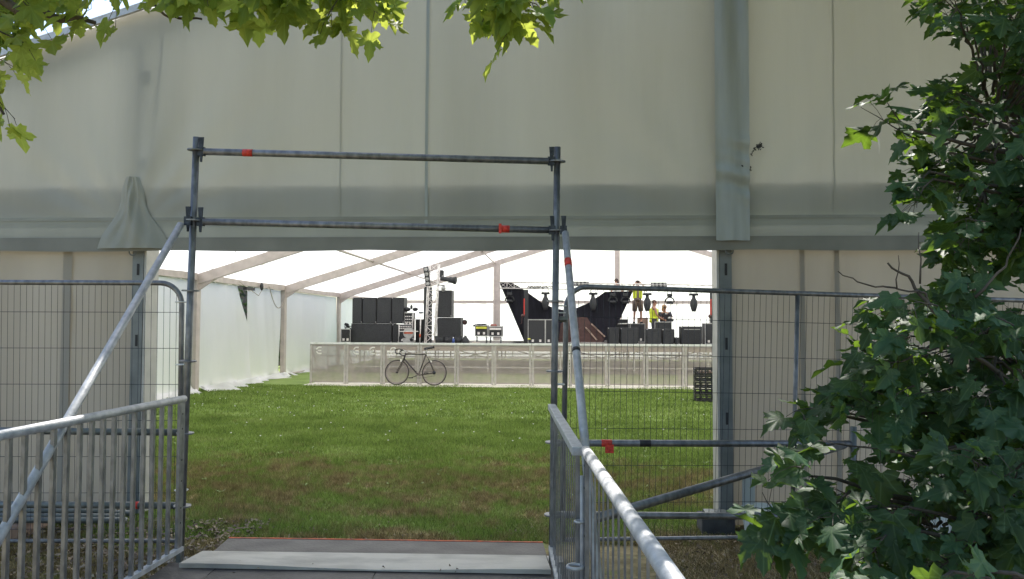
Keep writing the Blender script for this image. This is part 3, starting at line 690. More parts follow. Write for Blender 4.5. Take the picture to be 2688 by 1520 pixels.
for i, o in enumerate(BAR):
    marks = {0: [(.25, .3)], 1: [(.27, .3), (.72, .3)], 2: [(.27, .3)]}.get(i, [])
    for mx_, _ in marks:
        mb = MB(); zc = .93; r_ = .085
        arc = [(mx_+r_*.9, zc+r_), (mx_-.01, zc+r_), (mx_-r_*.8, zc+.03), (mx_-r_*.8, zc-.03), (mx_-.01, zc-r_), (mx_+r_*.9, zc-r_)]
        for (x0, z0), (x1, z1) in zip(arc[:-1], arc[1:]): mb.beam((x0, -.032, z0), (x1, -.032, z1), .004, .036)
        if i != 1 or mx_ < .5: mb.beam((mx_-.02, -.033, zc), (mx_+r_*.8, -.033, zc), .004, .026)
        else: mb.beam((mx_-.0, -.033, zc), (mx_+.05, -.033, zc), .004, .05)
        me = mb.build('bracket_mark', M['logo'], None); me.parent = o

# ------------------------------------------------------------------ bicycle
rc, fc = Pd(1140.2, 979.9, 21.05), Pd(1042, 980.8, 21.2)
bx = Vector((rc.x-fc.x, rc.y-fc.y, 0)).normalized()
bike = thing('bicycle', 'black drop bar road bicycle leaning on the crowd barrier', 'bicycle', (0, 0, 0))
wr = .335
def wheel(cx):
    t = MB().ring((cx, 0, 0), (0, 1, 0), wr-.013, .013, 48, 8).build('wheel', M['bike_tyre'], bike, True)
    MB().ring((cx, 0, 0), (0, 1, 0), wr-.040, .012, 48, 6).build('rim', M['rim'], t, True)
    mb = MB()
    for k in range(20):
        a_ = 2*math.pi*k/20; a1 = a_+.35*(1 if k % 2 else -1)
        mb.tube([(cx+.02*math.cos(a1), .02*(1 if k % 4 < 2 else -1), .02*math.sin(a1)), (cx+(wr-.045)*math.cos(a_), 0, (wr-.045)*math.sin(a_))], .0014, 4, False)
    mb.build('spokes', M['rim'], t); MB().disc((cx, 0, 0), (0, 1, 0), .024, .09, 14).build('hub', M['black'], t, True)
wheel(0); wheel(-1.023)
def V2(x, z, y=0): return Vector((x, y, z))
BB = V2(-.428, -.07); ST = V2(-.251, .484); HT = V2(-.81, .488); HB = V2(-.846, .367)
mb = MB()
for a_, b_, r_ in ((HT, ST, .016), (HB, BB, .019), (BB, ST, .0165), (HT+V2(.006, .03), HB-V2(-.0, .02), .021)): mb.tube([a_, b_], r_, 10)
for sy in (-.055, .055):
    mb.tube([BB+V2(.02, 0, sy*.5), V2(0, 0, sy)], .010, 8); mb.tube([ST, V2(-.12, .27, sy*.6), V2(0, 0, sy)], .008, 8)
mb.build('frame', M['bikeframe'], bike, True)
mb = MB()
for sy in (-.05, .05): mb.tube([HB+V2(-.004, -.02, sy*.5), V2(-.895, .25, sy), V2(-1.023, 0, sy)], [.013, .012, .009], 8)
mb.build('fork', M['bikeframe'], bike, True)
MB().tube([ST, V2(-.226, .645)], .0135, 8).build('seat_post', M['grey_edge'], bike, True)
MB().sheet(lambda u, v: (-.31+.27*u, (v-.5)*2*(.018+.055*u**1.6), .648+.060*u-(.03+.02*u)*(2*v-1)**2+.012), 10, 8).sheet(lambda u, v: (-.31+.27*u, (v-.5)*2*(.018+.055*u**1.6), .620+.060*u-.02*(2*v-1)**2), 10, 8).build('saddle', M['black'], bike, True)
mb = MB().tube([HT+V2(.006, .03), HT+V2(.0, .075), V2(-.885, .60)], .013, 8); mb.build('stem', M['grey_edge'], bike, True)
mb = MB()
for s_ in (-1, 1):
    mb.tube([V2(-.885, .60), V2(-.89, .60, s_*.16), V2(-.93, .605, s_*.205), V2(-1.0, .60, s_*.21), V2(-1.035, .56, s_*.21), V2(-1.02, .50, s_*.215), V2(-.97, .475, s_*.22), V2(-.88, .48, s_*.22)], .013, 8)
mb.build('handlebar', M['black'], bike, True)
mb = MB()
for s_ in (-1, 1): mb.tube([V2(-1.02, .61, s_*.21), V2(-1.06, .625, s_*.21), V2(-1.075, .57, s_*.21), V2(-1.07, .49, s_*.21)], [.014, .012, .007, .006], 8)
mb.build('brake_lever', M['white'], bike, True)
cs = MB().ring(BB+V2(0, 0, -.045), (0, 1, 0), .088, .006, 28, 4).ring(BB+V2(0, 0, -.04), (0, 1, 0), .062, .005, 24, 4).disc(BB+V2(0, 0, -.04), (0, 1, 0), .02, .07, 12).build('chainring', M['rim'], bike, True)
MB().tube([BB+V2(0, 0, -.06), BB+V2(-.165, -.065, -.06)], .010, 8).box(BB+V2(-.185, -.075, -.10), (.10, .08, .022)).build('crank', M['black'], bike)
MB().tube([BB+V2(0, 0, .06), BB+V2(.165, .065, .06)], .010, 8).box(BB+V2(.18, .07, .10), (.10, .08, .022)).build('crank', M['black'], bike)
MB().tube([BB+V2(0, .085, -.045), V2(0, .035, -.045)], .004, 5).tube([BB+V2(0, -.088, -.045), V2(.03, -.08, -.045), V2(.0, -.03, -.045)], .004, 5).build('chain', M['black'], bike)
MB().disc(V2(0, 0, -.04), (0, 1, 0), .045, .03, 16).build('sprocket', M['cast'], bike, True)
MB().box(V2(-.095, .30), (.05, .06, .03), Matrix.Rotation(.9, 3, 'Y')).build('brake', M['silver'], bike); MB().box(V2(-.915, .32, -.02), (.04, .05, .07)).build('brake', M['silver'], bike)
bike.location = (rc.x, rc.y, wr+.035); bike.rotation_euler = (R(-7), 0, math.atan2(bx.y, bx.x))

# ------------------------------------------------------------------ crates
bp = G(1840, 1056); cr_t = []
for i in range(5):
    t = thing('plastic_crate', ['bottom crate of the dark stack on the grass', 'second crate up in the dark stack', 'middle crate of the dark stack by the right tent leg', 'fourth crate up, just under the top one', 'topmost empty crate of the dark stack with orange contents showing'][i], 'crate', (bp.x+.30, bp.y+.25, .145*i), 'stacked dark plastic crates')
    cx, cy, z = bp.x+.30, bp.y+.25, .145*i+.012; W_, D_, H_ = .78, .52, .135; ry = Matrix.Rotation(R(-8+i*.8), 3, 'Z')
    def bb(x0, y0, z0, x1, y1, z1, mb): mb.box(Vector((cx, cy, z))+ry @ Vector(((x0+x1)/2, (y0+y1)/2, (z0+z1)/2)), (abs(x1-x0), abs(y1-y0), abs(z1-z0)), ry)
    mb = MB(); bb(-W_/2, -D_/2, 0, W_/2, D_/2, .012, mb)
    for z_ in ((.012, .035), (.062, .078), (.108, .135)):
        for s_ in (-1, 1):
            bb(-W_/2, s_*D_/2-.008, z_[0], W_/2, s_*D_/2+.008, z_[1], mb); bb(s_*W_/2-.008, -D_/2+.01, z_[0], s_*W_/2+.008, D_/2-.01, z_[1], mb)
    for s_ in (-1, 1):
        for k in range(7): x_ = -W_/2+.012+(W_-.024)*k/6; bb(x_-.015, s_*D_/2-.006, .012, x_+.015, s_*D_/2+.006, .130, mb)
        for k in range(5): y_ = -D_/2+.02+(D_-.04)*k/4; bb(s_*W_/2-.006, y_-.015, .012, s_*W_/2+.006, y_+.015, .130, mb)
    mb.build('crate_basket', M['crate'], t)
for k in range(4):
    t = thing('folded_cloth', ['left orange bundle inside the topmost crate', 'second orange bundle inside the topmost crate', 'third pale bundle inside the topmost crate', 'right pale bundle inside the topmost crate'][k], 'bundle', (bp.x+.04+.17*k, bp.y+.1, .60), 'bundles in the top crate')
    MB().ball((bp.x+.04+.17*k, bp.y+.12, .64), (.07, .1, .035), 10, 6).build('bundle', M['tan'] if k < 2 else M['rope'], t, True)

# ------------------------------------------------------------------ stage
SZ = .90
st = thing('stage', 'long low stage deck on scaffold legs behind the crowd barriers', 'stage', (0, 27.2, 0))
sx0, sx1, sy0, sy1 = -7.4, 13.6, 26.6, 36.6
MB().bbox((sx0, sy0, SZ-.10), (sx1, sy1, SZ)).build('deck', M['stage'], st)
MB().bbox((sx0, sy0-.03, SZ-.14), (sx1, sy0-.003, SZ+.0)).build('fascia', M['tan'], st)
k = 0
x_ = sx0+.1
while x_ < sx1:
    for y_ in (26.75, 28.8, 31., 33.2, 35.4):
        MB().tube([(x_, y_, .02), (x_, y_, SZ-.103)], .03, 6, False).build('stage_leg', M['silver'], st)
    x_ += 1.22*2
for y_ in (26.78, 31., 35.4):
    for z_ in (.2, .5): MB().tube([(sx0+.1, y_+.04, z_), (sx1-.1, y_+.04, z_)], .022, 6).build('stage_brace', M['silver'], st)
for i in range(7):
    xa = sx0+.1+i*2.44; MB().tube([(xa, 28.85, .1), (xa+2.44, 28.85, .7)], .02, 6).build('stage_brace', M['silver'], st); MB().tube([(xa+2.44, 33.2, .1), (xa, 33.2, .7)], .02, 6).build('stage_brace', M['silver'], st)

def edge(px, py, Y, zmin=SZ+.003): p = P(px, py, Y); return Vector((p.x, p.y, max(p.z, zmin)))
def cab(name, label, cat, x0, x1, y0, y1, Y, dep, m='charcoal', group=None, parts='speaker', z0=None):
    a, b = P(x0, y1, Y), P(x1, y0, Y); zb = (SZ+.003) if (z0 is None and y1 >= 884) else (z0 if z0 is not None else a.z)
    t = thing(name, label, cat, ((a.x+b.x)/2, Y+dep/2, zb), group)
    xa, xb, zt = a.x+.004, b.x-.004, b.z
    if parts == 'speaker':
        MB().bbox((xa, Y, zb), (xb, Y+dep, zt)).build('cabinet', M['black'], t, bevel=.012)
        MB().bbox((xa+.03, Y-.012, zb+.03), (xb-.03, Y-.003, zt-.03)).build('grille', M[m], t)
        if xb-xa > .4: MB().bbox(((xa+xb)/2-.09, Y-.020, zt-.10), ((xa+xb)/2+.09, Y-.0125, zt-.07)).build('handle', M['black'], t)
        MB().ball((xa+.02, Y-.01, zt-.03), .022, 6, 4).ball((xb-.02, Y-.01, zb+.05), .022, 6, 4).build('corner_cap', M['grey_edge'], t)
    elif parts == 'case':
        MB().bbox((xa, Y, zb+.04), (xb, Y+dep, zt)).build('case_body', M[m], t)
        mb = MB(); e = .022
        for z_ in (zb+.05, zt): mb.bbox((xa-e/2, Y-.012, z_-e), (xb+e/2, Y+.004, z_+e/2))
        for x__ in (xa, xb): mb.bbox((x__-e/2, Y-.014, zb+.03), (x__+e/2, Y+.004, zt+e/2)); mb.bbox((x__-e/2, Y+dep-.004, zb+.03), (x__+e/2, Y+dep+.012, zt+e/2))
        mb.build('edging', M['grey_edge'], t)
        mb = MB()
        for u in (.28, .72): cx_ = xa+(xb-xa)*u; mb.bbox((cx_-.04, Y-.022, zb+.10), (cx_+.04, Y-.005, zb+.19))
        mb.build('latch', M['silver'], t)
        for u in (.12, .88): MB().disc((xa+(xb-xa)*u, Y+.08, zb+.02), (1, 0, 0), .02, .03, 10).build('castor', M['rubber'], t)
    return t, xa, xb, zb, zt
# left speaker stack
for i, (xa, xb) in enumerate(((924, 951), (951, 988.5), (988.5, 1028), (1028, 1060.5))):
    cab('bass_speaker', ['tall black speaker at the left end of the upper row', 'second black speaker from the left in the upper row', 'third black speaker from the left in the upper row', 'tall black speaker at the right end of the upper row'][i], 'speaker', xa, xb, 781, 848.5, 30.4, .7, group='speakers in the left stack', z0=P(950, 849, 30.4).z)
cab('bass_speaker', 'wide black speaker under the upper row of the left stack', 'speaker', 921, 1029, 849.5, 897, 30.3, .9, group='speakers in the left stack')
cab('bass_speaker', 'narrow black speaker at the lower right of the left stack', 'speaker', 1029.5, 1047, 851, 897, 30.35, .8, group='speakers in the left stack')
t, xa, xb, zb, zt = cab('flight_case', 'small flight case left of the big speaker stack', 'flight case', 895, 920, 864, 892, 30.0, .5, 'black', parts='case', group='black flight cases on stage')
b_ = thing('cable_heap', 'heap of black cable on the left flight case', 'cable', ((xa+xb)/2, 30.2, zt))
mb = MB()
for k in range(9): mb.ring(((xa+xb)/2+random.uniform(-.06, .06), 30.22+random.uniform(-.05, .05), zt+.03+.022*k), (random.uniform(-.2, .2), random.uniform(-.2, .2), 1), .11-.005*k, .013, 16, 5)
mb.build('cable', M['black'], b_, True)
# rack, trolley, reel
t, xa, xb, zb, zt = cab('equipment_rack', 'open equipment rack with pale patch sockets beside the speaker stack', 'rack', 1061, 1083, 821, 858, 30.5, .5, 'black', parts='case', z0=P(1070, 860, 30.5).z)
for r_ in range(4):
    for c_ in range(4): MB().bbox((xa+.04+c_*.07, 30.47, zb+.08+r_*.11), (xa+.085+c_*.07, 30.484, zb+.12+r_*.11)).build('socket', M['silver'], t)
t, xa, xb, zb, zt = cab('equipment_rack', 'lower rack with rows of pale connectors by the trolley', 'rack', 1046, 1082, 852, 892, 30.0, .5, 'black', parts='case', group=None)
for r_ in range(2):
    for c_ in range(7): MB().bbox((xa+.03+c_*.065, 29.97, zt-.10-r_*.07), (xa+.07+c_*.065, 29.984, zt-.06-r_*.07)).build('socket', M['silver'], t)
bg_ = thing('equipment_bag', 'black soft bag lying on top of the open rack', 'bag', (P(1075, 818, 30.5).x, 30.7, P(1075, 820, 30.5).z))
c = P(1068, 812, 30.6); c2 = P(1090, 812, 30.6); c3 = P(1080, 806, 30.6)
MB().ball(c, (.15, .12, .085), 12, 8).ball(c2, (.11, .12, .075), 12, 8).build('bag_body', M['black'], bg_, True); MB().ball(c3, (.05, .05, .09), 8, 6).build('bag_handle', M['charcoal'], bg_, True)
rl = thing('cable_reel', 'round grey cable reel with an orange band', 'reel', (P(1072, 890, 29.7).x, 29.7, SZ))
c = P(1072, 874, 29.7); MB().disc(c, (0, 1, 0), .20, .02, 28).disc(c+Vector((0, .2, 0)), (0, 1, 0), .20, .02, 28).build('flange', M['grey_edge'], rl); MB().disc(c+Vector((0, .1, 0)), (0, 1, 0), .12, .17, 20).build('drum', M['black'], rl)
MB().bbox((c.x-.17, c.y-.022, c.z-.03), (c.x+.17, c.y-.012, c.z+.03)).build('band', M['orange'], rl); MB().bbox((c.x-.2, c.y-.02, SZ+.003), (c.x+.2, c.y+.24, c.z-.19)).build('foot', M['grey_edge'], rl)
tr = thing('hand_trolley', 'pale tubular hand trolley standing beside the reel', 'trolley', (P(1095, 895, 29.8).x, 29.8, SZ))
q = lambda px, py, Y=29.6: P(px, py, Y)
MB().tube([q(1087, 898), q(1089, 838), q(1092, 834), q(1103, 834)], .018, 8).tube([q(1048, 870), q(1098, 870)], .016, 8).tube([q(1048, 853), q(1048, 888)], .012, 8).tube([q(1083, 862), q(1085, 820)], .014, 8).build('tube_frame', M['silver'], tr, True)
MB().disc(q(1052, 886), (0, 1, 0), .07, .04, 14).disc(q(1080, 892), (0, 1, 0), .06, .04, 14).build('castor', M['rubber'], tr)
ps = thing('striped_post', 'silver pole with an orange band in front of the trolley', 'pole', (P(1103, 896, 29.3).x, 29.3, SZ))
a = edge(1102, 899, 29.3); MB().tube([Vector((a.x, a.y, SZ+.02)), P(1105, 820, 29.3)], .022, 8).build('pole', M['silver'], ps, True); MB().tube([P(1102.3, 886, 29.3), P(1102.7, 877, 29.3)], .03, 8).build('band', M['orange'], ps, True); MB().disc((a.x, a.y, SZ+.013), (0, 0, 1), .12, .02, 14).disc(P(1105, 821, 29.3), (1, 0, 0), .03, .16, 8).build('foot', M['cast'], ps)
cab('bass_speaker', 'black speaker behind the trolley at the truss foot', 'speaker', 1090, 1112, 838, 897, 30.9, .6, group='speakers by the truss tower')
# truss tower
def truss(t, a, b, wx, wy, n, r=.022, chords=4, name='chord'):
    a = Vector(a); b = Vector(b); d = (b-a).normalized(); sx_ = Vector((wx, 0, 0)) if abs(d.z) > .7 else Vector((0, 0, wx)); sy_ = Vector((0, wy, 0))
    cs_ = [(-.5, -.5), (.5, -.5), (.5, .5), (-.5, .5)]
    for u, v in cs_: MB().tube([a+sx_*u+sy_*v, b+sx_*u+sy_*v], r, 8).build(name, M['silver'], t, True)
    mb = MB()
    for i in range(n):
        p, q_ = a.lerp(b, i/n), a.lerp(b, (i+1)/n)
        for k in range(4):
            u0, u1 = cs_[k], cs_[(k+1) % 4]
            if i % 2: u0, u1 = u1, u0
            mb.tube([p+sx_*u0[0]+sy_*u0[1], q_+sx_*u1[0]+sy_*u1[1]], r*.5, 6); mb.tube([p+sx_*u0[0]+sy_*u0[1], p+sx_*u1[0]+sy_*u1[1]], r*.5, 6)
    mb.build('lattice', M['silver'], t, True)
tt = thing('truss_tower', 'upright silver lattice truss tower carrying lamps', 'truss', (P(1130, 895, 29.8).x, 29.9, SZ))
a = P(1129, 895, 29.8); a.z = SZ+.03; b = P(1140, 693, 29.8); truss(tt, a, b, .36, .36, 9)
MB().box((a.x, a.y, SZ+.012), (.6, .6, .015)).build('base_plate', M['silver'], tt)
cab('line_speaker', 'tall black line speaker behind the left side of the truss tower', 'speaker', 1111, 1130, 753, 897, 30.5, .5, group='speakers by the truss tower')
cab('line_speaker', 'upper black speaker right of the truss tower', 'speaker', 1148, 1186, 762, 833, 30.6, .7, group='speakers by the truss tower', z0=P(1160, 833, 30.6).z)
cab('bass_speaker', 'squat dark speaker carrying the upper one right of the tower', 'speaker', 1147, 1210, 834, 897, 30.6, .8, group='speakers by the truss tower')
cab('line_speaker', 'small black speaker high behind the truss tower', 'speaker', 1150, 1163, 709, 728, 30.5, .3, group='speakers by the truss tower', z0=P(1160, 728, 30.5).z)
def blinder(label, ctr, horiz, Wd=.62, ang_=0., tilt=0.):
    t = thing('blinder_light', label, 'stage light', ctr, 'four cell blinder lights')
    rot = Matrix.Rotation(ang_, 3, 'Y')
    MB().box(ctr, (Wd, .12, .18), rot).build('housing', M['black'], t, bevel=.008)
    for k in range(4):
        c_ = Vector(ctr)+rot @ Vector((-Wd/2+Wd*(k+.5)/4, -.065, 0)); ln = MB().disc(c_, (0, 1, 0), .058, .012, 16).build('lamp', M['lens'], t, True); MB().ring(c_+Vector((0, -.008, 0)), (0, 1, 0), .06, .008, 18, 5).build('lamp_ring', M['grey_edge'], ln)
    return t
blinder('four cell blinder hung upright on the left of the truss tower', P(1121, 726, 29.45), False, .72, R(82))
pc = P(1135, 726, 29.5)
MB().tube([P(1121, 712, 29.5), P(1136, 712, 29.6)], .012, 6).tube([P(1121, 740, 29.5), P(1136, 740, 29.6)], .012, 6).build('lamp_bracket', M['black'], tt)
sp_ = thing('spotlight', 'black profile spotlight pointing right from the truss tower', 'stage light', P(1160, 733, 29.7))
a, b = P(1158, 731, 29.7), P(1196, 737, 29.55); d = b-a
MB().tube([a, a+d*.55, a+d*.58, a+d*.8, b], [.085, .085, .115, .115, .15], 12).build('lamp_body', M['charcoal'], sp_, True); MB().tube([P(1150, 748, 29.7), P(1172, 748, 29.7), a+d*.55+Vector((0, 0, -.08))], .012, 6).build('yoke', M['black'], sp_)
ds = thing('parcan_light', 'grey round lamp hanging below the spotlight on the tower', 'stage light', P(1162, 756, 29.7))
MB().disc(P(1164, 757, 29.6), (1, -.5, 0), .12, .05, 18).build('lamp_body', M['grey_edge'], ds, True); MB().tube([P(1150, 748, 29.7), P(1163, 749, 29.6)], .02, 8).build('yoke', M['black'], ds)
# drums / bins / odds at the tower foot
for i, (px, w2) in enumerate(((1155, .20), (1176, .17), (1203, .15))):
    c = P(px, 890, 29.2); t = thing('black_bin', ['black tub at the right foot of the truss tower', 'middle black tub in front of the squat speaker', 'right black tub beside the blue bottle'][i], 'tub', (c.x, 29.2, SZ), 'black tubs in front of the squat speaker')
    MB().tube([(c.x, 29.2, SZ+.003), (c.x, 29.2, SZ+.30)], [w2*.8, w2], 16).build('tub', M['charcoal'], t, True); MB().ring((c.x, 29.2, SZ+.30), (0, 0, 1), w2, .012, 20, 5).build('rim', M['black'], t, True)
c = P(1190, 890, 28.9); t = thing('bottle', 'blue bottle with a white cap between the black tubs', 'bottle', (c.x, 28.9, SZ))
MB().tube([(c.x, 28.9, SZ+.003), (c.x, 28.9, SZ+.2), (c.x, 28.9, SZ+.24)], [.05, .05, .02], 10).build('body', mat('blue_plastic', (.05, .09, .30), .4), t, True); MB().tube([(c.x, 28.9, SZ+.24), (c.x, 28.9, SZ+.28)], .022, 8).build('cap', M['white'], t)
c = P(1220, 893, 29.5); t = thing('fan_stand', 'small round dark fan on a thin white pole', 'fan', (c.x, 29.5, SZ))
MB().tube([(c.x, 29.5, SZ+.02), P(1220, 850, 29.5)], .014, 6).disc((c.x, 29.5, SZ+.013), (0, 0, 1), .13, .02, 14).build('pole', M['white'], t, True); MB().disc(P(1220, 846, 29.45), (0, 1, 0), .085, .04, 20).build('fan_head', M['maroon'], t, True); MB().ring(P(1220, 846, 29.42), (0, 1, 0), .085, .01, 20, 5).build('guard', M['cast'], t, True)
c = P(1222, 890, 29.1); t = thing('equipment_bag', 'slumped black bag at the foot of the fan pole', 'bag', (c.x, 29.1, SZ))
MB().tube([(c.x, 29.1, SZ+.003), (c.x, 29.1, SZ+.15), (c.x-.01, 29.1, SZ+.27), (c.x, 29.1, SZ+.33)], [.16, .14, .07, .03], 12).build('bag_body', M['black'], t, True); MB().ring((c.x, 29.1, SZ+.34), (0, 1, 0), .03, .006, 12, 4).build('bag_handle', M['black'], t)
c = P(1248, 894, 29.0); t = thing('cloth_heap', 'crumpled pale cloth heap on the stage edge', 'cloth', (c.x, 29.0, SZ))
MB().sheet(lambda u, v: (c.x-.25+.5*u, 29.0-.15+.3*v, SZ+.005+.10*math.sin(math.pi*u)*math.sin(math.pi*v)*(1+.5*math.sin(u*17)*math.cos(v*13))), 24, 14).build('cloth', M['rope'], t, True)
# two small cases on wheeled stands
for i, (x0, x1, y0, y1, lab) in enumerate(((1247, 1280, 854, 885, 'small flight case with a yellow label and a dark cloth on top'), (1283, 1318, 857, 886, 'small black flight case with four pale latches on a wheeled stand'))):
    t, xa, xb, zb, zt = cab('flight_case', lab, 'flight case', x0, x1, y0, y1, 29.6, .4, 'black', parts='case', z0=P(x0, y1, 29.6).z, group='black flight cases on stage')
    MB().bbox((xa+.03, 29.57, zt-.13), (xb-.03, 29.582, zt-.05)).build('label_plate', M['yellow'] if i == 0 else M['silver'], t)
    s_ = thing('wheeled_stand', ['low wheeled stand under the yellow labelled case', 'low wheeled stand under the case with four latches'][i], 'stand', ((xa+xb)/2, 29.8, SZ), 'wheeled stands under the small cases')
    mb = MB()
    for x_ in (xa+.05, xb-.05):
        for y_ in (29.65, 29.95): mb.tube([(x_, y_, SZ+.06), (x_, y_, zb+.0)], .014, 6)
    mb.bbox((xa+.02, 29.62, zb-.012), (xb-.02, 29.98, zb-.002)); mb.build('stand_frame', M['cast'], s_)
    for x_ in (xa+.05, xb-.05): MB().disc((x_, 29.65, SZ+.045), (1, 0, 0), .04, .03, 12).build('castor', M['rubber'], s_)
    if i == 0: c_ = thing('dark_cloth', 'dark cloth draped over the yellow labelled case', 'cloth', ((xa+xb)/2, 29.8, zt)); MB().sheet(lambda u, v: (xa-.10+.5*u, 29.55+.45*v, zt+.03-.22*max(0, .3-u)+.03*math.sin(u*9+v*5)), 14, 8).build('cloth', M['drape'], c_, True)
    else: c_ = thing('cable_coil', 'reddish cable coil on the second small case', 'cable', ((xa+xb)/2-.08, 29.8, zt)); MB().ring(((xa+xb)/2-.08, 29.75, zt+.03), (0, 0, 1), .11, .025, 18, 5).ring(((xa+xb)/2-.08, 29.75, zt+.07), (0, 0, 1), .09, .022, 18, 5).build('cable', mat('red_cable', (.40, .16, .13), .7), c_, True)
# backline truss, drape, lifts
YT = 32.0
ht = thing('lighting_truss', 'horizontal silver lighting truss across the stage on two lift stands', 'truss', P(1600, 750, YT))
a, b = P(1312, 748.5, YT), P(1885, 757, YT); hh = P(1400, 741, YT).z-P(1400, 757, YT).z
truss(ht, a, b, hh, .29, 30, .018)
for x0, y0, lab, n1 in ((1381, 764, 'left black wind up lift stand with a red strip', 0), (1870, 765, 'right black wind up lift stand behind the tent leg', 1)):
    t = thing('lift_stand', lab, 'stand', (P(x0, 890, YT-.35).x, YT-.3, SZ), 'wind up lift stands under the truss'); p0 = P(x0, y0, YT-.35)
    MB().bbox((p0.x-.085, YT-.40, SZ+.02), (p0.x+.085, YT-.24, p0.z+.05)).build('mast', M['charcoal'], t); MB().bbox((p0.x-.09, YT-.41, p0.z-1.0), (p0.x-.05, YT-.405, p0.z-.3)).build('red_strip', M['tape'], t)
    MB().beam((p0.x-.5, YT-.55, SZ+.02), (p0.x+.5, YT-.1, SZ+.02), .05, .03).beam((p0.x-.5, YT-.1, SZ+.055), (p0.x+.5, YT-.55, SZ+.055), .05, .03).build('outrigger', M['cast'], t)
    MB().tube([(p0.x-.09, YT-.42, SZ+1.05), (p0.x-.15, YT-.46, SZ+1.1), (p0.x-.16, YT-.5, SZ+.8), (p0.x-.24, YT-.5, SZ+.76)], .012, 6).ball((p0.x-.12, YT-.44, SZ+1.1), .07, 8, 6).build('winch', M['maroon'], t, True)
top = [(1310, 740), (1346, 743), (1377, 762), (1425, 796), (1452, 808), (1480, 814), (1508, 811), (1547, 794), (1588, 766), (1662, 764)]
btm = [(1376, 897), (1385, 897), (1400, 897), (1430, 897), (1455, 897), (1480, 897), (1510, 897), (1550, 897), (1585, 897), (1622, 850)]
dr = thing('stage_drape', 'dark navy drape sagging between two points of the lighting truss', 'drape', P(1490, 890, YT+.2))
def lerp_list(L_, u):
    s_ = u*(len(L_)-1); i = min(int(s_), len(L_)-2); f = s_-i; return L_[i][0]*(1-f)+L_[i+1][0]*f, L_[i][1]*(1-f)+L_[i+1][1]*f
def dfn(yo):
    def f(u, v):
        xt, yt = lerp_list(top, u); xb_, yb = lerp_list(btm, u); x_, y_ = xb_+(xt-xb_)*v, yb+(yt-yb)*v
        p = P(x_, y_, YT+.2); return (p.x, p.y+yo+.035*math.sin(u*46+v*2)*(1.1-v), max(p.z, SZ+.01))
    return f
MB().sheet(dfn(0), 90, 16).build('cloth', M['drape'], dr, True)
t, *_ = cab('drum_riser', 'dark riser platform behind the navy drape', 'riser', 1580, 1655, 850, 897, 34.6, 1.2, 'black', parts='case')
# moving lights
def moving_a(label, px):
    p = P(px, 764.5+(px-1430)*.008, YT-.05); t = thing('moving_light', label, 'stage light', p, 'moving head lights hanging from the truss')
    MB().bbox((p.x-.17, p.y-.10, p.z-.13), (p.x+.17, p.y+.10, p.z-.04)).build('base', M['black'], t, bevel=.02)
    mb = MB()
    for s_ in (-.11, .11): mb.tube([p+Vector((s_, 0, -.05)), p+Vector((s_, 0, .06))], .014, 6)
    mb.build('clamp', M['cast'], t)
    MB().tube([p+Vector((0, 0, z)) for z in (-.13, -.22, -.33, -.50, -.66, -.76)], [.06, .07, .13, .15, .11, .075], 14).build('head', M['charcoal'], t, True)
def moving_b(label, px):
    p = P(px, 766.5+(px-1430)*.008, YT-.05); t = thing('moving_light', label, 'stage light', p, 'moving head lights hanging from the truss')
    MB().bbox((p.x-.10, p.y-.10, p.z-.15), (p.x+.10, p.y+.10, p.z-.03)).build('base', M['charcoal'], t, bevel=.02)
    mb = MB()
    for s_ in (-.08, .08): mb.tube([p+Vector((s_, 0, -.05)), p+Vector((s_, 0, .08))], .014, 6)
    mb.build('clamp', M['cast'], t)
    c_ = p+Vector((0, 0, -.34)); pts = [c_+Vector((.17*math.cos(q_), 0, .17*math.sin(q_))) for q_ in [R(-10+200*i/12) for i in range(13)]]
    MB().tube(pts, .028, 8).build('yoke', M['charcoal'], t, True); MB().tube([c_+Vector((0, 0, .02)), c_+Vector((0, 0, -.03)), c_+Vector((0, 0, -.10))], [.10, .15, .13], 14).build('head', M['black'], t, True)
for px, lab in ((1432, 'moving head light just left of the right scaffold post'), (1557, 'moving head light in front of the drape sag near the fence corner'), (1699, 'moving head light beside the worker in khaki shorts'), (1821, 'moving head light second from the right tent leg')): moving_a(lab, px)
for px, lab in ((1338, 'arch yoke light at the left corner of the navy drape'), (1609, 'left arch yoke light in front of the drape right corner'), (1642, 'right arch yoke light in front of the drape right corner'), (1758, 'arch yoke light above the fair haired worker')): moving_b(lab, px)
blinder('four cell blinder lying on top of the truss above the fence corner', P(1525, 745, YT-.1), True)
blinder('four cell blinder on top of the truss right of the hatted worker', P(1729, 747.5, YT-.1), True)
cc = thing('cable_bundle', 'dark cable bundle lying along the truss left of the scaffold post', 'cable', P(1400, 752, YT-.2))
pts = [P(1384+i*3.2, 755-3.5*abs(math.sin(i*1.3)), YT-.18) for i in range(22)]; MB().tube(pts, .022, 6).build('cable', M['maroon'], cc, True)
pts = [P(1390+i*3.2, 756-2*abs(math.sin(i*2.3)), YT-.20) for i in range(16)]; MB().tube(pts, .018, 6).build('cable', M['black'], cc, True)
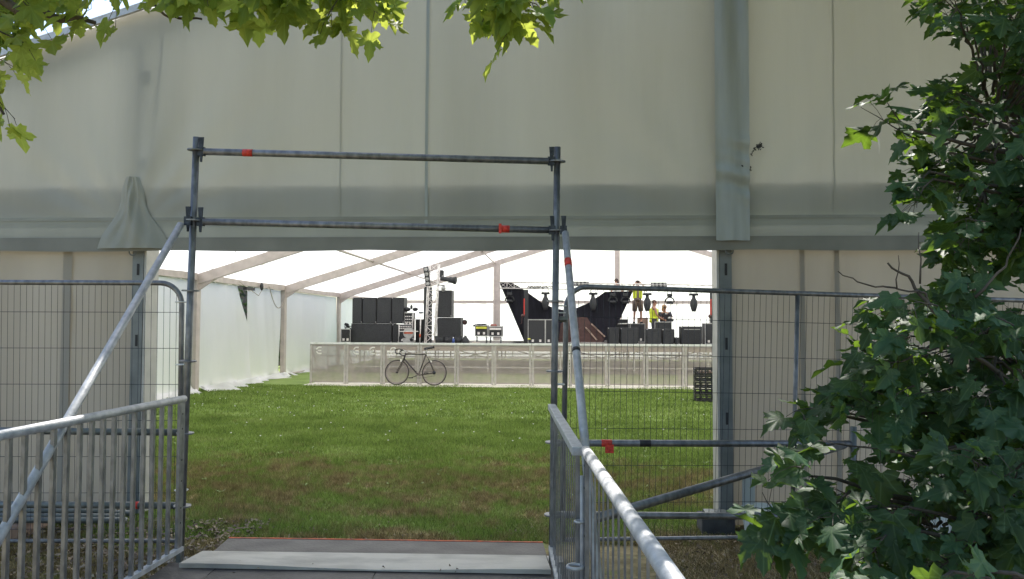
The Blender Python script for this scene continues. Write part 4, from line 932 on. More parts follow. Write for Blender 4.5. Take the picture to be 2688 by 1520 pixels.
# cases and cabinets
for i, (x0, x1, lab) in enumerate(((1386, 1431, 'large flight case with silver edging left of the scaffold post'), (1432, 1462, 'large flight case with silver edging behind the scaffold post'))):
    t, xa, xb, zb, zt = cab('flight_case', lab, 'flight case', x0, x1, 839, 892, 29.6, .7, 'charcoal', parts='case', group='black flight cases on stage', z0=SZ+.003)
cables = thing('cable_heap', 'low heap of cable and plugs on the stage edge', 'cable', (P(1345, 893, 28.6).x, 28.6, SZ))
mb = MB()
for k in range(12): c_ = P(1330+k*6, 893, 28.6); mb.ring((c_.x, 28.6+random.uniform(-.1, .1), SZ+.04+random.uniform(0, .05)), (random.uniform(-.4, .4), random.uniform(-.4, .4), 1), random.uniform(.05, .1), .012, 12, 4)
mb.build('cable', M['black'], cables, True); MB().ball(P(1389, 890, 28.6), (.06, .05, .03), 8, 5).build('plug', M['yellow'], cables)
# maroon wedge monitors
for i, (poly, lab, Y_) in enumerate((([(1466, 898), (1472, 852), (1484, 832), (1541, 833), (1549, 846), (1589, 882), (1583, 898)], 'larger maroon wedge monitor behind the sloping brace', 29.9), ([(1510, 898), (1514, 868), (1530, 856), (1538, 858), (1570, 898)], 'smaller maroon wedge monitor in front with a slotted sloping face', 29.2))):
    pp = [edge(px, py, Y_) for px, py in poly]; t = thing('wedge_monitor', lab, 'speaker', (pp[0].x, Y_, SZ), 'maroon wedge monitors on stage')
    MB().prism(pp, (0, .6 if i == 0 else .5, 0)).build('cabinet', M['maroon'], t)
    s0, s1 = (Pd(0, 0, 1), 0) if False else (P(1552, 850, Y_-.02), P(1588, 884, Y_-.02)) if i == 0 else (P(1537, 859, Y_-.02), P(1567, 893, Y_-.02)), None
    s0, s1 = s0
    MB().beam(s0, s1, .05, .07, up=(0, -1, 0)).build('handle_rail', M['tan'], t)
    m0 = s0.lerp(s1, .12); m1 = s0.lerp(s1, .42); MB().beam(m0+Vector((0, -.04, 0)), m1+Vector((0, -.04, 0)), .01, .04, up=(0, -1, 0)).build('slot', M['black'], t)
for (x0, x1, y0, Y_, lab) in ((1596, 1627, 860, 29.8, 'black cabinet at the left of the right hand row'), (1629, 1676, 861, 29.7, 'wide black cabinet below the khaki shorts worker'), (1697, 1737, 863, 29.7, 'black cabinet below the first yellow vest worker'),
                              (1738.5, 1771, 864, 29.8, 'black cabinet below the fair haired worker'), (1773, 1784, 886, 29.6, 'tiny black box between the cabinets')):
    cab('stage_cabinet', lab, 'speaker', x0, x1, y0, 899, Y_, .55, group='black cabinets in the right hand row')
t, xa, xb, zb, zt = cab('stage_cabinet', 'ribbed black cabinet with a pale top line near the right tent leg', 'speaker', 1788, 1843, 857, 900, 29.8, .6, group='black cabinets in the right hand row')
MB().bbox((xa+.1, 29.77, zt-.12), (xb-.06, 29.784, zt-.10)).build('trim', M['grey_edge'], t)
mb = MB()
for k in range(10): x_ = xa+.1+k*.062; mb.bbox((x_, 29.775, zb+.05), (x_+.012, 29.785, zt-.15))
mb.build('ribs', M['black'], t)
cab('flight_case', 'grey edged flight case half hidden by the right tent leg', 'flight case', 1851, 1884, 849, 898, 30.2, .6, 'charcoal', parts='case', group='black flight cases on stage', z0=SZ+.003)
t, cxa, cxb, czb, czt = cab('flight_case', 'flight case the khaki shorts worker stands on', 'flight case', 1654, 1693, 849.5, 897, 33.0, .7, 'charcoal', parts='case', group='black flight cases on stage', z0=SZ+.003)
t, dxa, dxb, dzb, dzt = cab('flight_case', 'flight case used as a table by the fair haired worker', 'flight case', 1719, 1763, 845, 897, 32.5, .6, 'charcoal', parts='case', group='black flight cases on stage', z0=SZ+.003)
t = thing('plywood_board', 'tan board standing behind the khaki shorts worker', 'board', (P(1690, 890, 34).x, 34.0, SZ))
MB().bbox((P(1673, 835, 34).x, 34.0, SZ+.003), (P(1701, 835, 34).x, 34.05, P(1690, 834, 34).z)).build('board', M['tan'], t)
t = thing('mixer', 'small grey mixer and cables on the table case', 'mixer', (P(1757, 840, 32.7).x, 32.7, dzt+.012))
c = P(1757, 840, 32.7); MB().bbox((c.x-.10, 32.6, dzt+.013), (c.x+.16, 32.9, dzt+.10)).build('mixer_body', M['charcoal'], t); MB().ball((c.x+.02, 32.7, dzt+.15), (.09, .07, .06), 8, 6).build('cable', M['grey_edge'], t, True)

# ------------------------------------------------------------------ people
def person(label, base, joints, clothes, skin='skin', face_dir=(0, -1, 0), hair=None):
    """joints: dict of name->(x,y,z) metres in figure space; body grown with a skin modifier"""
    t = thing('person', label, 'person', base)
    J = {k: Vector(v) for k, v in joints.items()}
    order = ['pelvis', 'waist', 'chest', 'neck', 'head_low', 'head', 'head_top']
    rad = dict(pelvis=(.125, .10), waist=(.115, .09), chest=(.15, .105), neck=(.055, .055), head_low=(.065, .075), head=(.08, .098), head_top=(.05, .06),
               shoulderL=(.06, .06), elbowL=(.04, .04), wristL=(.027, .027), palmL=(.03, .018), shoulderR=(.06, .06), elbowR=(.04, .04), wristR=(.027, .027), palmR=(.03, .018),
               hipL=(.09, .09), kneeL=(.057, .057), ankleL=(.038, .038), toeL=(.035, .03), hipR=(.09, .09), kneeR=(.057, .057), ankleR=(.038, .038), toeR=(.035, .03))
    edges = [('pelvis', 'waist'), ('waist', 'chest'), ('chest', 'neck'), ('neck', 'head_low'), ('head_low', 'head'), ('head', 'head_top')]
    for s_ in 'LR': edges += [('chest', 'shoulder'+s_), ('shoulder'+s_, 'elbow'+s_), ('elbow'+s_, 'wrist'+s_), ('wrist'+s_, 'palm'+s_), ('pelvis', 'hip'+s_), ('hip'+s_, 'knee'+s_), ('knee'+s_, 'ankle'+s_), ('ankle'+s_, 'toe'+s_)]
    for s_ in 'LR':
        w_, p_ = J['wrist'+s_], J['palm'+s_]; d = (p_-w_).normalized(); sd_ = d.cross(Vector((0, 1, 0))); sd_ = sd_.normalized() if sd_.length > .1 else Vector((1, 0, 0)); nn = d.cross(sd_)
        for k, (off, ln) in enumerate(((-.030, .07), (-.010, .082), (.010, .078), (.030, .06), (.038, .045))):
            nm = f'f{k}{s_}'; thumb = k == 4
            J[nm+'a'] = p_+sd_*off*(1 if not thumb else .9)+d*(.03 if not thumb else -.02); J[nm+'b'] = J[nm+'a']+d*ln*(.55 if not thumb else .5)+sd_*(.03 if thumb else 0)+nn*.008; J[nm+'c'] = J[nm+'b']+d*ln*.4+nn*.022
            for q_ in 'abc': rad[nm+q_] = (.009, .009)
            edges += [('palm'+s_, nm+'a'), (nm+'a', nm+'b'), (nm+'b', nm+'c')]
    names = list(J); me = bpy.data.meshes.new('body'); me.from_pydata([tuple(J[k]) for k in names], [(names.index(a_), names.index(b_)) for a_, b_ in edges], [])
    me.materials.append(M[skin]); ob = bpy.data.objects.new('body', me); C.objects.link(ob); ob.parent = t
    sk = ob.modifiers.new('skin', 'SKIN'); sk.use_smooth_shade = True; sk.branch_smoothing = .4
    if not me.skin_vertices: me.skin_vertices.new() if hasattr(me.skin_vertices, 'new') else None
    for i, k in enumerate(names):
        v = me.skin_vertices[0].data[i]; v.radius = rad[k]; v.use_root = (k == 'pelvis')
    sb = ob.modifiers.new('sub', 'SUBSURF'); sb.levels = 1; sb.render_levels = 2
    base = Vector(base)
    fd = Vector(face_dir).normalized(); h = base+J['head']; sd_ = fd.cross(Vector((0, 0, 1))).normalized()
    MB().ball(h+fd*.098+Vector((0, 0, -.01)), (.014, .018, .022), 6, 5).build('nose', M[skin], t, True)
    for s_ in (-1, 1):
        MB().ball(h+fd*.088+sd_*s_*.033+Vector((0, 0, .012)), .011, 6, 5).build('eye', M['black'], t, True); MB().ball(h+sd_*s_*.085-fd*.005, (.018, .025, .032), 6, 5).build('ear', M[skin], t, True)
    MB().ball(h+fd*.088+Vector((0, 0, -.052)), (.024, .024, .007), 6, 4).build('mouth', M['maroon'], t, True)
    clothes(t, {k: base+v for k, v in J.items()}, fd, sd_, h)
    return t
def limb(pts, rs, n=12): return MB().tube(pts, rs, n)
def torso(J, r0, r1, zb=None, rx=1.0):
    mb = MB(); pts = [J['pelvis']+Vector((0, 0, -.04)) if zb is None else zb, J['waist'], J['chest'], J['chest'].lerp(J['neck'], .55)]; n_ = 16
    for i, p in enumerate(pts):
        a_, b_ = [(r0*1.05, .13), (r0, .125), (r1, .145), (r1*.62, .09)][i]
        mb.v += [tuple(p+Vector((a_*math.cos(2*math.pi*j/n_), b_*math.sin(2*math.pi*j/n_), 0))) for j in range(n_)]
    for i in range(3):
        for j in range(n_): mb.f.append((i*n_+j, i*n_+(j+1) % n_, (i+1)*n_+(j+1) % n_, (i+1)*n_+j))
    return mb
def cap_hair(h, m, t, r=(.098, .112, .10), dz=.035, name='hair', fd=Vector((0, -1, 0))):
    MB().ball(h+Vector((0, 0, dz))-fd*.018, r, 14, 8).build(name, M[m], t, True)
def stand(arms, fd=(0, -1, 0), hgt=1.78):
    k = hgt/1.78
    J = dict(pelvis=(0, 0, .95), waist=(0, 0, 1.10), chest=(0, 0, 1.34), neck=(0, 0, 1.50), head_low=(0, -.01, 1.575), head=(0, -.01, 1.66), head_top=(0, -.005, 1.73),
             hipL=(-.10, 0, .88), kneeL=(-.13, -.02, .48), ankleL=(-.15, .01, .09), toeL=(-.16, -.13, .035), hipR=(.10, 0, .88), kneeR=(.13, -.02, .48), ankleR=(.15, .01, .09), toeR=(.16, -.13, .035))
    J.update(arms); return {a_: tuple(c_*k for c_ in v) for a_, v in J.items()}
# worker in khaki shorts, hands at the face
def cl_a(t, J, fd, sd_, h):
    torso(J, .155, .185).build('shirt', M['tee_grey'], t, True)
    for s_ in 'LR':
        sgn = -1 if s_ == 'L' else 1
        limb([J['shoulder'+s_], J['shoulder'+s_].lerp(J['elbow'+s_], .6)], [.075, .065]).build('sleeve', M['tee_grey'], t, True)
        limb([J['hip'+s_]+Vector((0, 0, .08)), J['hip'+s_], J['knee'+s_]+Vector((0, 0, .02))], [.12, .125, .098]).build('shorts_leg', M['khaki'], t, True)
        MB().sheet(lambda u, v: J['chest']+Vector((sgn*(.05+.15*u), -.155+.14*u*u, .14-.42*v-.05*u)) , 6, 6).build('vest_panel', M['vest'], t, True)
        limb([J['ankle'+s_]+Vector((0, .02, -.06)), J['toe'+s_]+Vector((0, -.03, -.005))], [.055, .045]).build('boot', M['black'], t, True)
    MB().sheet(lambda u, v: J['chest']+Vector((-.2+.4*u, .165-.1*(2*u-1)**2, .12-.42*v)), 8, 5).build('vest_back', M['vest'], t, True)
    torso(J, .165, .165).v; MB().tube([J['pelvis']+Vector((0, 0, -.03)), J['pelvis']+Vector((0, 0, .10))], [.165, .155], 16).build('waistband', M['khaki'], t, True)
    cap_hair(h, 'hair_dark', t, (.10, .115, .07), .06, 'cap'); MB().disc(h+Vector((0, -.06, .055)), (0, .1, 1), .11, .01, 16).build('cap_peak', M['hair_dark'], t)
    MB().ball(h+Vector((0, -.10, -.05)), (.05, .03, .05), 8, 6).build('beard', M['hair_fair'], t, True)
pb_ = P(1674, 848, 33.3); 
person('worker in yellow vest and khaki shorts standing on a flight case, hands at his face', (pb_.x, 33.3, czt+.012), stand(dict(shoulderL=(-.19, 0, 1.44), elbowL=(-.36, -.12, 1.33), wristL=(-.20, -.26, 1.55), palmL=(-.13, -.27, 1.62), shoulderR=(.19, 0, 1.44), elbowR=(.36, -.12, 1.33), wristR=(.20, -.26, 1.55), palmR=(.13, -.27, 1.62))), cl_a)
# worker behind the drape
def cl_b(t, J, fd, sd_, h):
    torso(J, .155, .185).build('shirt', M['white'], t, True)
    for s_ in 'LR':
        limb([J['shoulder'+s_], J['shoulder'+s_].lerp(J['elbow'+s_], .6)], [.075, .065]).build('sleeve', M['white'], t, True)
        limb([J['hip'+s_]+Vector((0, 0, .08)), J['knee'+s_], J['ankle'+s_]], [.115, .08, .06]).build('trouser_leg', M['tee'], t, True)
    cap_hair(h, 'hair_dark', t, (.095, .11, .09), .03, fd=Vector((1, -.4, 0))); MB().ball(h+Vector((.05, -.05, -.05)), (.05, .05, .05), 8, 6).build('beard', M['hair_dark'], t, True)
p1 = P(1619, 732, 34.9)
person('dark haired man whose head shows above the truss behind the navy drape', (p1.x, 34.9, p1.z-1.76), stand(dict(shoulderL=(-.19, 0, 1.44), elbowL=(-.24, -.02, 1.16), wristL=(-.22, -.15, .95), palmL=(-.21, -.19, .88), shoulderR=(.19, 0, 1.44), elbowR=(.24, -.02, 1.16), wristR=(.22, -.15, .95), palmR=(.21, -.19, .88))), cl_b, face_dir=(.8, -.6, 0))
rz_ = p1.z-1.76
t = thing('platform_box', 'black platform box behind the drape under the standing man', 'platform', (p1.x, 34.9, SZ+.8)); 
rs0 = P(1655, 850, 34.6).z
MB().bbox((p1.x-.45, 34.65, min(rs0+.02, rz_-.1)), (p1.x+.45, 35.3, rz_)).build('platform', M['black'], t)
# worker in yellow vest turned to the right
def cl_c(t, J, fd, sd_, h):
    torso(J, .17, .20).build('vest', M['vest'], t, True)
    MB().tube([J['pelvis']+Vector((0, 0, -.12)), J['pelvis']+Vector((0, 0, .10))], [.19, .165], 16).build('vest_hem', M['vest'], t, True)
    for s_ in 'LR': limb([J['hip'+s_]+Vector((0, 0, .10)), J['knee'+s_], J['ankle'+s_]], [.12, .085, .065]).build('trouser_leg', M['tee'], t, True); limb([J['ankle'+s_]+Vector((-.02, 0, -.05)), J['toe'+s_]], [.055, .045]).build('boot', M['black'], t, True)
    cap_hair(h, 'maroon', t, (.09, .095, .085), .03, fd=Vector((1, -.2, 0)))
J = stand(dict(shoulderL=(-.02, .17, 1.44), elbowL=(.06, .20, 1.16), wristL=(.24, .12, 1.02), palmL=(.31, .10, 1.0), shoulderR=(.02, -.18, 1.44), elbowR=(.10, -.21, 1.14), wristR=(.28, -.12, 1.0), palmR=(.35, -.10, .98)), hgt=1.80)
def turn(J, dx=.0):   # figure faces +x
    J = dict(J)
    for s_, y_ in (('L', .10), ('R', -.10)):
        J['hip'+s_] = (0, y_, .9); J['knee'+s_] = (.02, y_*1.2, .5); J['ankle'+s_] = (-.02, y_*1.3, .09); J['toe'+s_] = (.12, y_*1.4, .035)
    return J
J = turn(J); J['head'] = (.04, 0, 1.67); J['head_low'] = (.03, 0, 1.585); J['head_top'] = (.04, 0, 1.74); J['neck'] = (.01, 0, 1.51)
p3 = P(1716, 786, 33.0)
person('worker in a yellow vest with bare arms turned towards the table case', (p3.x, 33.0, SZ), J, cl_c, face_dir=(1, -.25, 0))
# fair haired worker leaning on the case
def cl_d(t, J, fd, sd_, h):
    torso(J, .18, .205).build('shirt', M['tee'], t, True)
    MB().bbox(J['chest']+Vector((.0, -.155, .03)), J['chest']+Vector((.10, -.15, .06))).build('shirt_print', M['white'], t)
    for s_ in 'LR':
        limb([J['shoulder'+s_], J['shoulder'+s_].lerp(J['elbow'+s_], .75)], [.085, .075]).build('sleeve', M['tee'], t, True)
        limb([J['hip'+s_]+Vector((0, 0, .08)), J['knee'+s_], J['ankle'+s_]], [.12, .085, .06]).build('trouser_leg', M['tee'], t, True); limb([J['ankle'+s_]+Vector((0, .02, -.05)), J['toe'+s_]], [.055, .045]).build('boot', M['black'], t, True)
    cap_hair(h, 'hair_fair', t, (.105, .12, .115), .02, fd=Vector((.5, -.8, 0))); MB().ball(h+Vector((-.06, .04, -.08)), (.06, .07, .09), 8, 6).build('hair', M['hair_fair'], t, True)
    MB().box(h+Vector((.02, -.10, .015)), (.12, .02, .03)).build('glasses', M['black'], t)
p4 = P(1745, 800, 33.25); hz = p4.z-SZ
Jd = dict(pelvis=(-.02, .12, hz-.80), waist=(-.01, .08, hz-.66), chest=(0, .02, hz-.42), neck=(0, -.01, hz-.27), head_low=(-.01, -.03, hz-.20), head=(-.01, -.04, hz-.11), head_top=(-.01, -.03, hz-.05),
          shoulderL=(-.20, .0, hz-.34), elbowL=(-.20, -.16, hz-.58), wristL=(-.06, -.36, dzt-SZ+.07), palmL=(.0, -.41, dzt-SZ+.05), shoulderR=(.19, .0, hz-.34), elbowR=(.27, -.14, hz-.58), wristR=(.22, -.36, dzt-SZ+.08), palmR=(.20, -.42, dzt-SZ+.06),
          hipL=(-.11, .12, hz-.86), kneeL=(-.13, -.10, .42), ankleL=(-.14, .10, .09), toeL=(-.15, -.04, .035), hipR=(.11, .12, hz-.86), kneeR=(.13, -.10, .42), ankleR=(.14, .10, .09), toeR=(.15, -.04, .035))
person('fair haired worker in a dark tee and glasses leaning over the table case', (p4.x, 33.3, SZ), Jd, cl_d, face_dir=(.35, -.9, 0))

# ------------------------------------------------------------------ sycamores
half = [(.02, .04), (.16, -.09), (.30, -.03), (.43, .0), (.38, .13), (.31, .21), (.45, .26), (.52, .36), (.64, .42), (.50, .46), (.47, .56), (.36, .53), (.23, .50), (.27, .62), (.20, .70), (.22, .80), (.11, .88), (.0, 1.06)]
outl = half+[(-x_, y_) for x_, y_ in reversed(half[:-1])]
LV = np.array([(0, .32)]+outl, dtype=float); LF = np.array([(0, i+1, (i+1) % len(outl)+1) for i in range(len(outl))])
def leaves(pos, size, normal, tipdir, cup=None):
    n = len(pos); up = normal/np.linalg.norm(normal, axis=1)[:, None]
    t_ = tipdir-(tipdir*up).sum(1)[:, None]*up; t_ /= np.linalg.norm(t_, axis=1)[:, None]+1e-9; s_ = np.cross(t_, up)
    x_ = LV[:, 0][None]*(size*rng.uniform(.72, 1.12, n))[:, None]; y_ = LV[:, 1][None]*size[:, None]
    droop = rng.uniform(-.05, .75, n)[:, None]; fold = rng.uniform(-.15, .35, n)[:, None]; ph = rng.uniform(0, 6, n)[:, None]
    z_ = size[:, None]*(-droop*LV[:, 1][None]**2*.6+fold*np.abs(LV[:, 0])[None]+.05*np.sin(LV[:, 0][None]*14+ph)+.04*np.cos(LV[:, 1][None]*11+ph))
    V = pos[:, None, :]+x_[..., None]*s_[:, None, :]+y_[..., None]*t_[:, None, :]+z_[..., None]*up[:, None, :]
    Fc = (LF[None]+(np.arange(n)*len(LV))[:, None, None]).reshape(-1, 3)
    return V.reshape(-1, 3), Fc
class Tree:
    def __init__(s): s.wood = MB(); s.pos = []; s.sz = []; s.nm = []; s.tp = []; s.pet = MB()
    def limb(s, pts, r0, r1, n=8, wob=.0):
        pts = [Vector(p) for p in pts]; out = []
        for i in range(len(pts)-1):
            for k in range(4): out.append(pts[i].lerp(pts[i+1], k/4)+Vector([random.gauss(0, wob) for _ in range(3)]) if (i or k) else pts[0])
        out.append(pts[-1]); m_ = len(out); s.wood.tube(out, [r0+(r1-r0)*i/(m_-1) for i in range(m_)], n); return out
    def twig(s, a, d, L_, nl, size=(.08, .14), r=.004, tip=None, up=(0, -.35, .8), spread=.6, sag=.25):
        a = Vector(a); d = Vector(d).normalized(); pts = [a]; cur = d.copy()
        for i in range(5): cur = (cur+Vector((random.gauss(0, .13), random.gauss(0, .13), random.gauss(0, .10)-sag*.12))).normalized(); pts.append(pts[-1]+cur*L_/5)
        s.wood.tube(pts, [r*(1-.15*i) for i in range(6)], 5)
        for k in range(nl):
            u = random.uniform(.15, 1)*5; i = min(int(u), 4); p = pts[i].lerp(pts[i+1], u-i)
            dd = (pts[i+1]-pts[i]).normalized(); o_ = Vector((random.gauss(0, 1), random.gauss(0, 1), random.gauss(0, .7))).normalized()
            o_ = (o_*spread+dd*.5+Vector((0, 0, -.15))).normalized(); pl = random.uniform(.04, .11); q_ = p+o_*pl
            s.pet.tube([p, p.lerp(q_, .5)+Vector((0, 0, .008)), q_], .0013, 3, False)
            s.pos.append(q_); s.sz.append(random.uniform(*size)*(.75 if random.random() < .25 else 1)); s.nm.append(Vector(up)+Vector((random.gauss(0, .42), random.gauss(0, .42), random.gauss(0, .3)))); s.tp.append(o_+Vector((0, 0, -.55)))
    def build(s, name, label, base, m, bm='bark'):
        t = thing(name, label, 'tree', base)
        s.wood.build('trunk', M[bm], t, True)
        V, Fc = leaves(np.array([tuple(p) for p in s.pos]), np.array(s.sz), np.array([tuple(p) for p in s.nm]), np.array([tuple(p) for p in s.tp]))
        cr = np_mesh('crown', V, Fc, M[m], t, True, origin=base)
        at = cr.data.attributes.new('leafuv', 'FLOAT_VECTOR', 'POINT'); q_ = np.zeros((len(s.pos), len(LV), 3), np.float32); q_[:, :, :2] = LV[None]; at.data.foreach_set('vector', q_.ravel())
        s.pet.build('leaf_stalks', M[bm], cr)
        return t
import numpy as _n
def inpoly(x_, y_, poly):
    c_ = False; j = len(poly)-1
    for i in range(len(poly)):
        xi, yi = poly[i]; xj, yj = poly[j]
        if (yi > y_) != (yj > y_) and x_ < (xj-xi)*(y_-yi)/(yj-yi)+xi: c_ = not c_
        j = i
    return c_
# right hand sycamore: trunk just outside the frame
T = Tree(); tb = Vector((3.35, 3.9, 0))
T.limb([tb, tb+Vector((.05, 0, 1.6)), tb+Vector((-.05, .1, 3.2)), tb+Vector((.1, 0, 6.5))], .16, .06, 12, .01)
masses = [  # polygon in photo pixels, depth range, number of twigs, leaf size
    ([(2385, -60), (2395, 60), (2500, 70), (2505, 160), (2420, 215), (2395, 300), (2350, 400), (2350, 460), (2450, 500), (2470, 640), (2600, 650), (2760, 640), (2760, -60)], (3.3, 4.8), 215, (.085, .13)),
    ([(2450, 500), (2440, 620), (2400, 660), (2500, 690), (2560, 660), (2760, 690), (2760, 480)], (3.2, 4.4), 40, (.09, .13)),
    ([(2260, 740), (2330, 720), (2420, 730), (2520, 700), (2580, 790), (2760, 810), (2760, 1120), (2580, 1090), (2380, 1040), (2260, 1030), (2210, 930), (2210, 860), (2240, 800)], (2.8, 4.0), 120, (.085, .13)),
    ([(2110, 1010), (2250, 990), (2400, 1050), (2400, 1110), (2220, 1090), (2110, 1060)], (2.9, 3.5), 18, (.10, .13)),
    ([(2220, 1240), (2400, 1215), (2500, 1180), (2760, 1120), (2760, 1540), (2450, 1540), (2330, 1480), (2200, 1440), (2080, 1380), (2120, 1290)], (2.5, 3.7), 120, (.085, .135)),
    ([(2450, 1100), (2760, 1050), (2760, 1540), (2560, 1540)], (3.2, 4.3), 110, (.10, .14)),
]
hubs = []
for poly, (d0, d1), nt_, sz in masses:
    xs_ = [p[0] for p in poly]; ys_ = [p[1] for p in poly]; cx_ = sum(xs_)/len(xs_); cy_ = sum(ys_)/len(ys_); k = 0
    # a main limb per mass
    hubs.append((Pd(cx_+120, cy_+20, (d0+d1)/2), poly))
    start = tb+Vector((0, 0, max(.5, Pd(cx_, cy_, 3.5).z-.5))); hub = hubs[-1][0]
    T.limb([start, start.lerp(hub, .5)+Vector((0, 0, .12)), hub], .035, .016, 7, .012)
    while k < nt_:
        x_, y_ = random.uniform(min(xs_), max(xs_)), random.uniform(min(ys_), max(ys_))
        if not inpoly(x_, y_, poly): continue
        gap = math.sin(x_*.031+1.3*math.sin(y_*.023))*math.sin(y_*.037+math.cos(x_*.02)*1.5)
        if gap > .20 and x_ < 2590: k += .34; continue
        D = random.uniform(d0, d1); p = Pd(x_+48, y_, D); d = (p-hub); d = d.normalized() if d.length > .05 else Vector((-1, 0, 0)); d = (d+Vector((-.5, -.15, .1))).normalized()
        a_ = p-d*.12; T.twig(a_, d, random.uniform(.10, .20), random.randint(4, 6), sz, spread=.45)
        if random.random() < .4: T.limb([hub.lerp(a_, .35), hub.lerp(a_, .7)+Vector((0, 0, random.uniform(-.03, .05))), a_], .008, .004, 5, .006)
        k += 1
# the outliers that stand clear of the mass
for px, py, dx, dy, D, nl, ln in ((2470, 395, -150, -100, 3.6, 6, .42), (2390, 340, -90, -60, 3.5, 5, .2), (2440, 450, -70, 20, 3.5, 5, .2), (2450, 470, -60, 60, 3.4, 5, .2),
                                  (2230, 1085, -160, -40, 3.2, 5, .35), (2120, 1070, -60, 40, 3.2, 2, .2), (2230, 1290, -130, 20, 2.9, 5, .35), (2130, 1250, -90, -10, 2.9, 3, .22), (2110, 1400, -110, -40, 2.8, 4, .3), (2070, 1390, -70, -20, 2.8, 3, .18),
                                  (2500, 1500, -160, 10, 2.4, 7, .3), (2600, 1500, -60, -30, 2.2, 8, .3), (2330, 1180, -110, -10, 2.9, 5, .3), (2380, 1330, -140, 30, 2.7, 5, .3), (2350, 1380, -90, 70, 2.6, 4, .28), (2280, 1480, -60, 60, 2.8, 4, .2)):
    a_ = Pd(px, py, D); b_ = Pd(px+dx, py+dy, D-.1); T.twig(a_, b_-a_, max(ln, (b_-a_).length), nl+2, (.10, .145), r=.005, spread=.45, sag=.1)
    T.limb([a_.lerp(Pd(px+260, py+60, D+.2), 1), a_], .012, .005, 6, .004)
for pts, r_ in (([(2680, 1520), (2560, 1500), (2400, 1440), (2330, 1380), (2200, 1330)], .011), ([(2660, 1010), (2520, 900), (2430, 790), (2380, 730), (2330, 690)], .010), ([(2440, 800), (2430, 770), (2400, 765), (2330, 752), (2270, 750), (2200, 712)], .006), ([(2415, 745), (2412, 610)], .004), ([(2355, 760), (2358, 670)], .003), ([(2640, 1150), (2450, 1180), (2330, 1190)], .008), ([(2560, 780), (2640, 700), (2680, 600)], .006)):
    pp = [Pd(x_, y_, 3.0) for x_, y_ in pts]; T.limb(pp, r_, r_*.35, 6, .004)
for k in range(620):  # unseen upper crown, added to shade the foliage below
    p = Vector((random.uniform(1.0, 6.2), random.uniform(2.6, 6.3), 0)); p.z = random.uniform(2.25+p.y*.42, 8.0)
    T.twig(p, Vector((random.gauss(0, 1), random.gauss(0, 1), .1)), .4, 8, (.14, .2))
for k in range(85):      # unseen twigs added above the walkway to dapple the near handrail
    p = Vector((random.uniform(.15, .55), random.uniform(.8, 3.3), 1.13))+sd*random.uniform(3.35, 4.2)
    T.twig(p, Vector((random.gauss(0, 1), random.gauss(0, 1), .1)), .25, 5, (.09, .14))
T.limb([tb+Vector((0, 0, 4.2)), Vector((2.2, 4.6, 4.7)), Vector((.6, 4.2, 4.5)), Vector((.2, 3.2, 4.4))], .04, .01, 7, .02)
for k in range(12): T.limb([tb+Vector((0, 0, random.uniform(3.5, 6))), Vector((random.uniform(1.4, 5.5), random.uniform(3., 6), random.uniform(5, 7.5)))], .04, .012, 6, .05)
T.build('sycamore_tree', 'shaded sycamore at the right with twigs reaching over the fence', tb, 'leaf_shade')
# overhead sycamore: branches hang into the top of the view
T = Tree(); tb = Vector((-4.2, -1.2, 0))
T.limb([tb, tb+Vector((.1, .1, 2.2)), tb+Vector((.5, .6, 4.2)), tb+Vector((1.2, 1.2, 6.5))], .26, .10, 14, .02)
def over(px0, py0, px1, py1, D0, D1, n_, nl=7, sz=(.08, .128), jit=40, dirn=(0, 0, -1)):
    for k in range(n_):
        u = random.random(); x_ = px0+(px1-px0)*u+random.gauss(0, jit*.6); y_ = random.uniform(py0, py1) if False else py0+(py1-py0)*random.random(); D = random.uniform(D0, D1)
        p = Pd(x_, y_, D); T.twig(p+Vector((0, 0, .08)), Vector((random.gauss(0, .6), random.gauss(0, .3), -.5)), random.uniform(.12, .2), nl, sz, up=(random.gauss(0, .3), -.75, .55), spread=.5)
hub = Pd(200, -400, 3.4)
T.limb([tb+Vector((.5, .6, 3.9)), Pd(-500, -700, 2.8), hub, Pd(700, -260, 3.4), Pd(1150, -180, 3.3), Pd(1450, -120, 3.2)], .06, .012, 9, .015)
T.limb([tb+Vector((.3, .3, 3.2)), Pd(-400, -200, 3.0), Pd(60, 20, 3.1), Pd(250, 60, 3.1)], .04, .008, 8, .01)
T.limb([Pd(-200, -50, 3.2), Pd(-30, 120, 3.2), Pd(10, 300, 3.2)], .02, .005, 7, .01)
over(-60, -110, 270, -30, 2.9, 3.6, 22, 5); over(-60, 0, 60, 70, 2.9, 3.5, 9, 4); over(-70, 80, 25, 200, 3.0, 3.5, 9, 3, jit=10); over(-70, 220, -10, 270, 3.0, 3.3, 3, 3, jit=8)
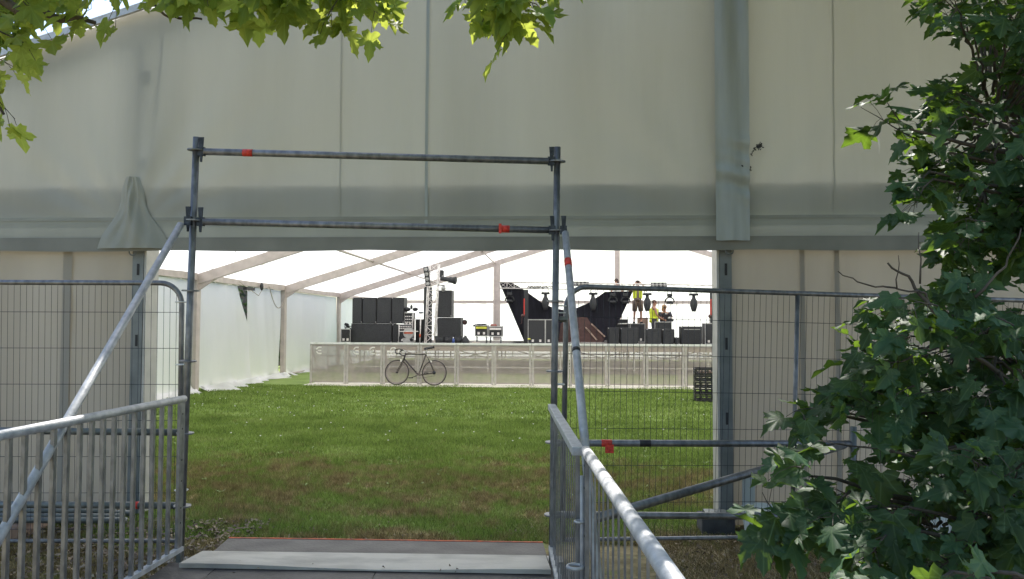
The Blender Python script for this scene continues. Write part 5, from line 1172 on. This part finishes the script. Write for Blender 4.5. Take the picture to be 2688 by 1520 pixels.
over(230, -60, 310, -5, 2.9, 3.2, 3, 3, jit=10); over(500, -110, 760, -40, 2.9, 3.5, 17, 5); over(540, -40, 700, -10, 3.0, 3.3, 5, 4, jit=15); over(640, -60, 760, -5, 3.0, 3.4, 4, 4, jit=15)
over(870, -120, 960, -10, 2.9, 3.3, 11, 5, jit=15); over(870, 0, 960, 25, 3.0, 3.2, 3, 4, jit=8); over(1255, -90, 1400, -20, 2.9, 3.3, 13, 5, jit=8); over(1265, -20, 1370, 35, 2.9, 3.2, 8, 4, jit=10); over(1360, 0, 1390, 25, 2.9, 3.1, 1, 3, jit=4)
over(300, -460, 1500, -330, 2.6, 3.8, 30, 6); over(1190, -50, 1200, -35, 2.9, 3.1, 1, 3, jit=2)
T.limb([Pd(395, 0, 3.1), Pd(430, 40, 3.1), Pd(480, 50, 3.1), Pd(530, 50, 3.1)], .006, .004, 6, .002)
for x_ in (620, 760, 900, 1290, 1330, 1380): T.limb([Pd(x_-60, -260, 3.3), Pd(x_-20, -80, 3.2), Pd(x_, 30, 3.2)], .008, .003, 5, .008)
for k in range(150):       # layer above the left branches, just out of frame, that keeps them in shade
    p = Pd(random.uniform(-200, 820), random.uniform(-120, 150), random.uniform(2.9, 3.6))+sd*random.uniform(1.1, 2.2)
    T.twig(p, Vector((random.gauss(0, 1), random.gauss(0, 1), 0)), .3, 6, (.10, .16))
T.limb([tb+Vector((.5, .6, 4.)), Vector((-2.6, 2.5, 4.4)), Vector((-1., 4.3, 4.5)), Vector((.3, 4.6, 4.6))], .05, .012, 8, .02)
# rest of the crown, out of frame above and behind the camera: shades the ground and the gable
for k in range(420):
    p = Vector((random.uniform(-6, 4.5), random.uniform(-4.5, 2.6), random.uniform(3.6, 7.2)))
    if p.y > 1.2 and p.z < 4.6: continue
    T.twig(p, Vector((random.gauss(0, 1), random.gauss(0, 1), .2)), .4, 7, (.13, .20))
for k in range(14): T.limb([tb+Vector((.6, .7, 4.4)), Vector((random.uniform(-5, 3.5), random.uniform(-4, 1.5), random.uniform(4.2, 6.8)))], .05, .015, 6, .05)
T.build('sycamore_tree', 'sunlit sycamore whose bright leaves hang across the top of the view', tb, 'leaf')
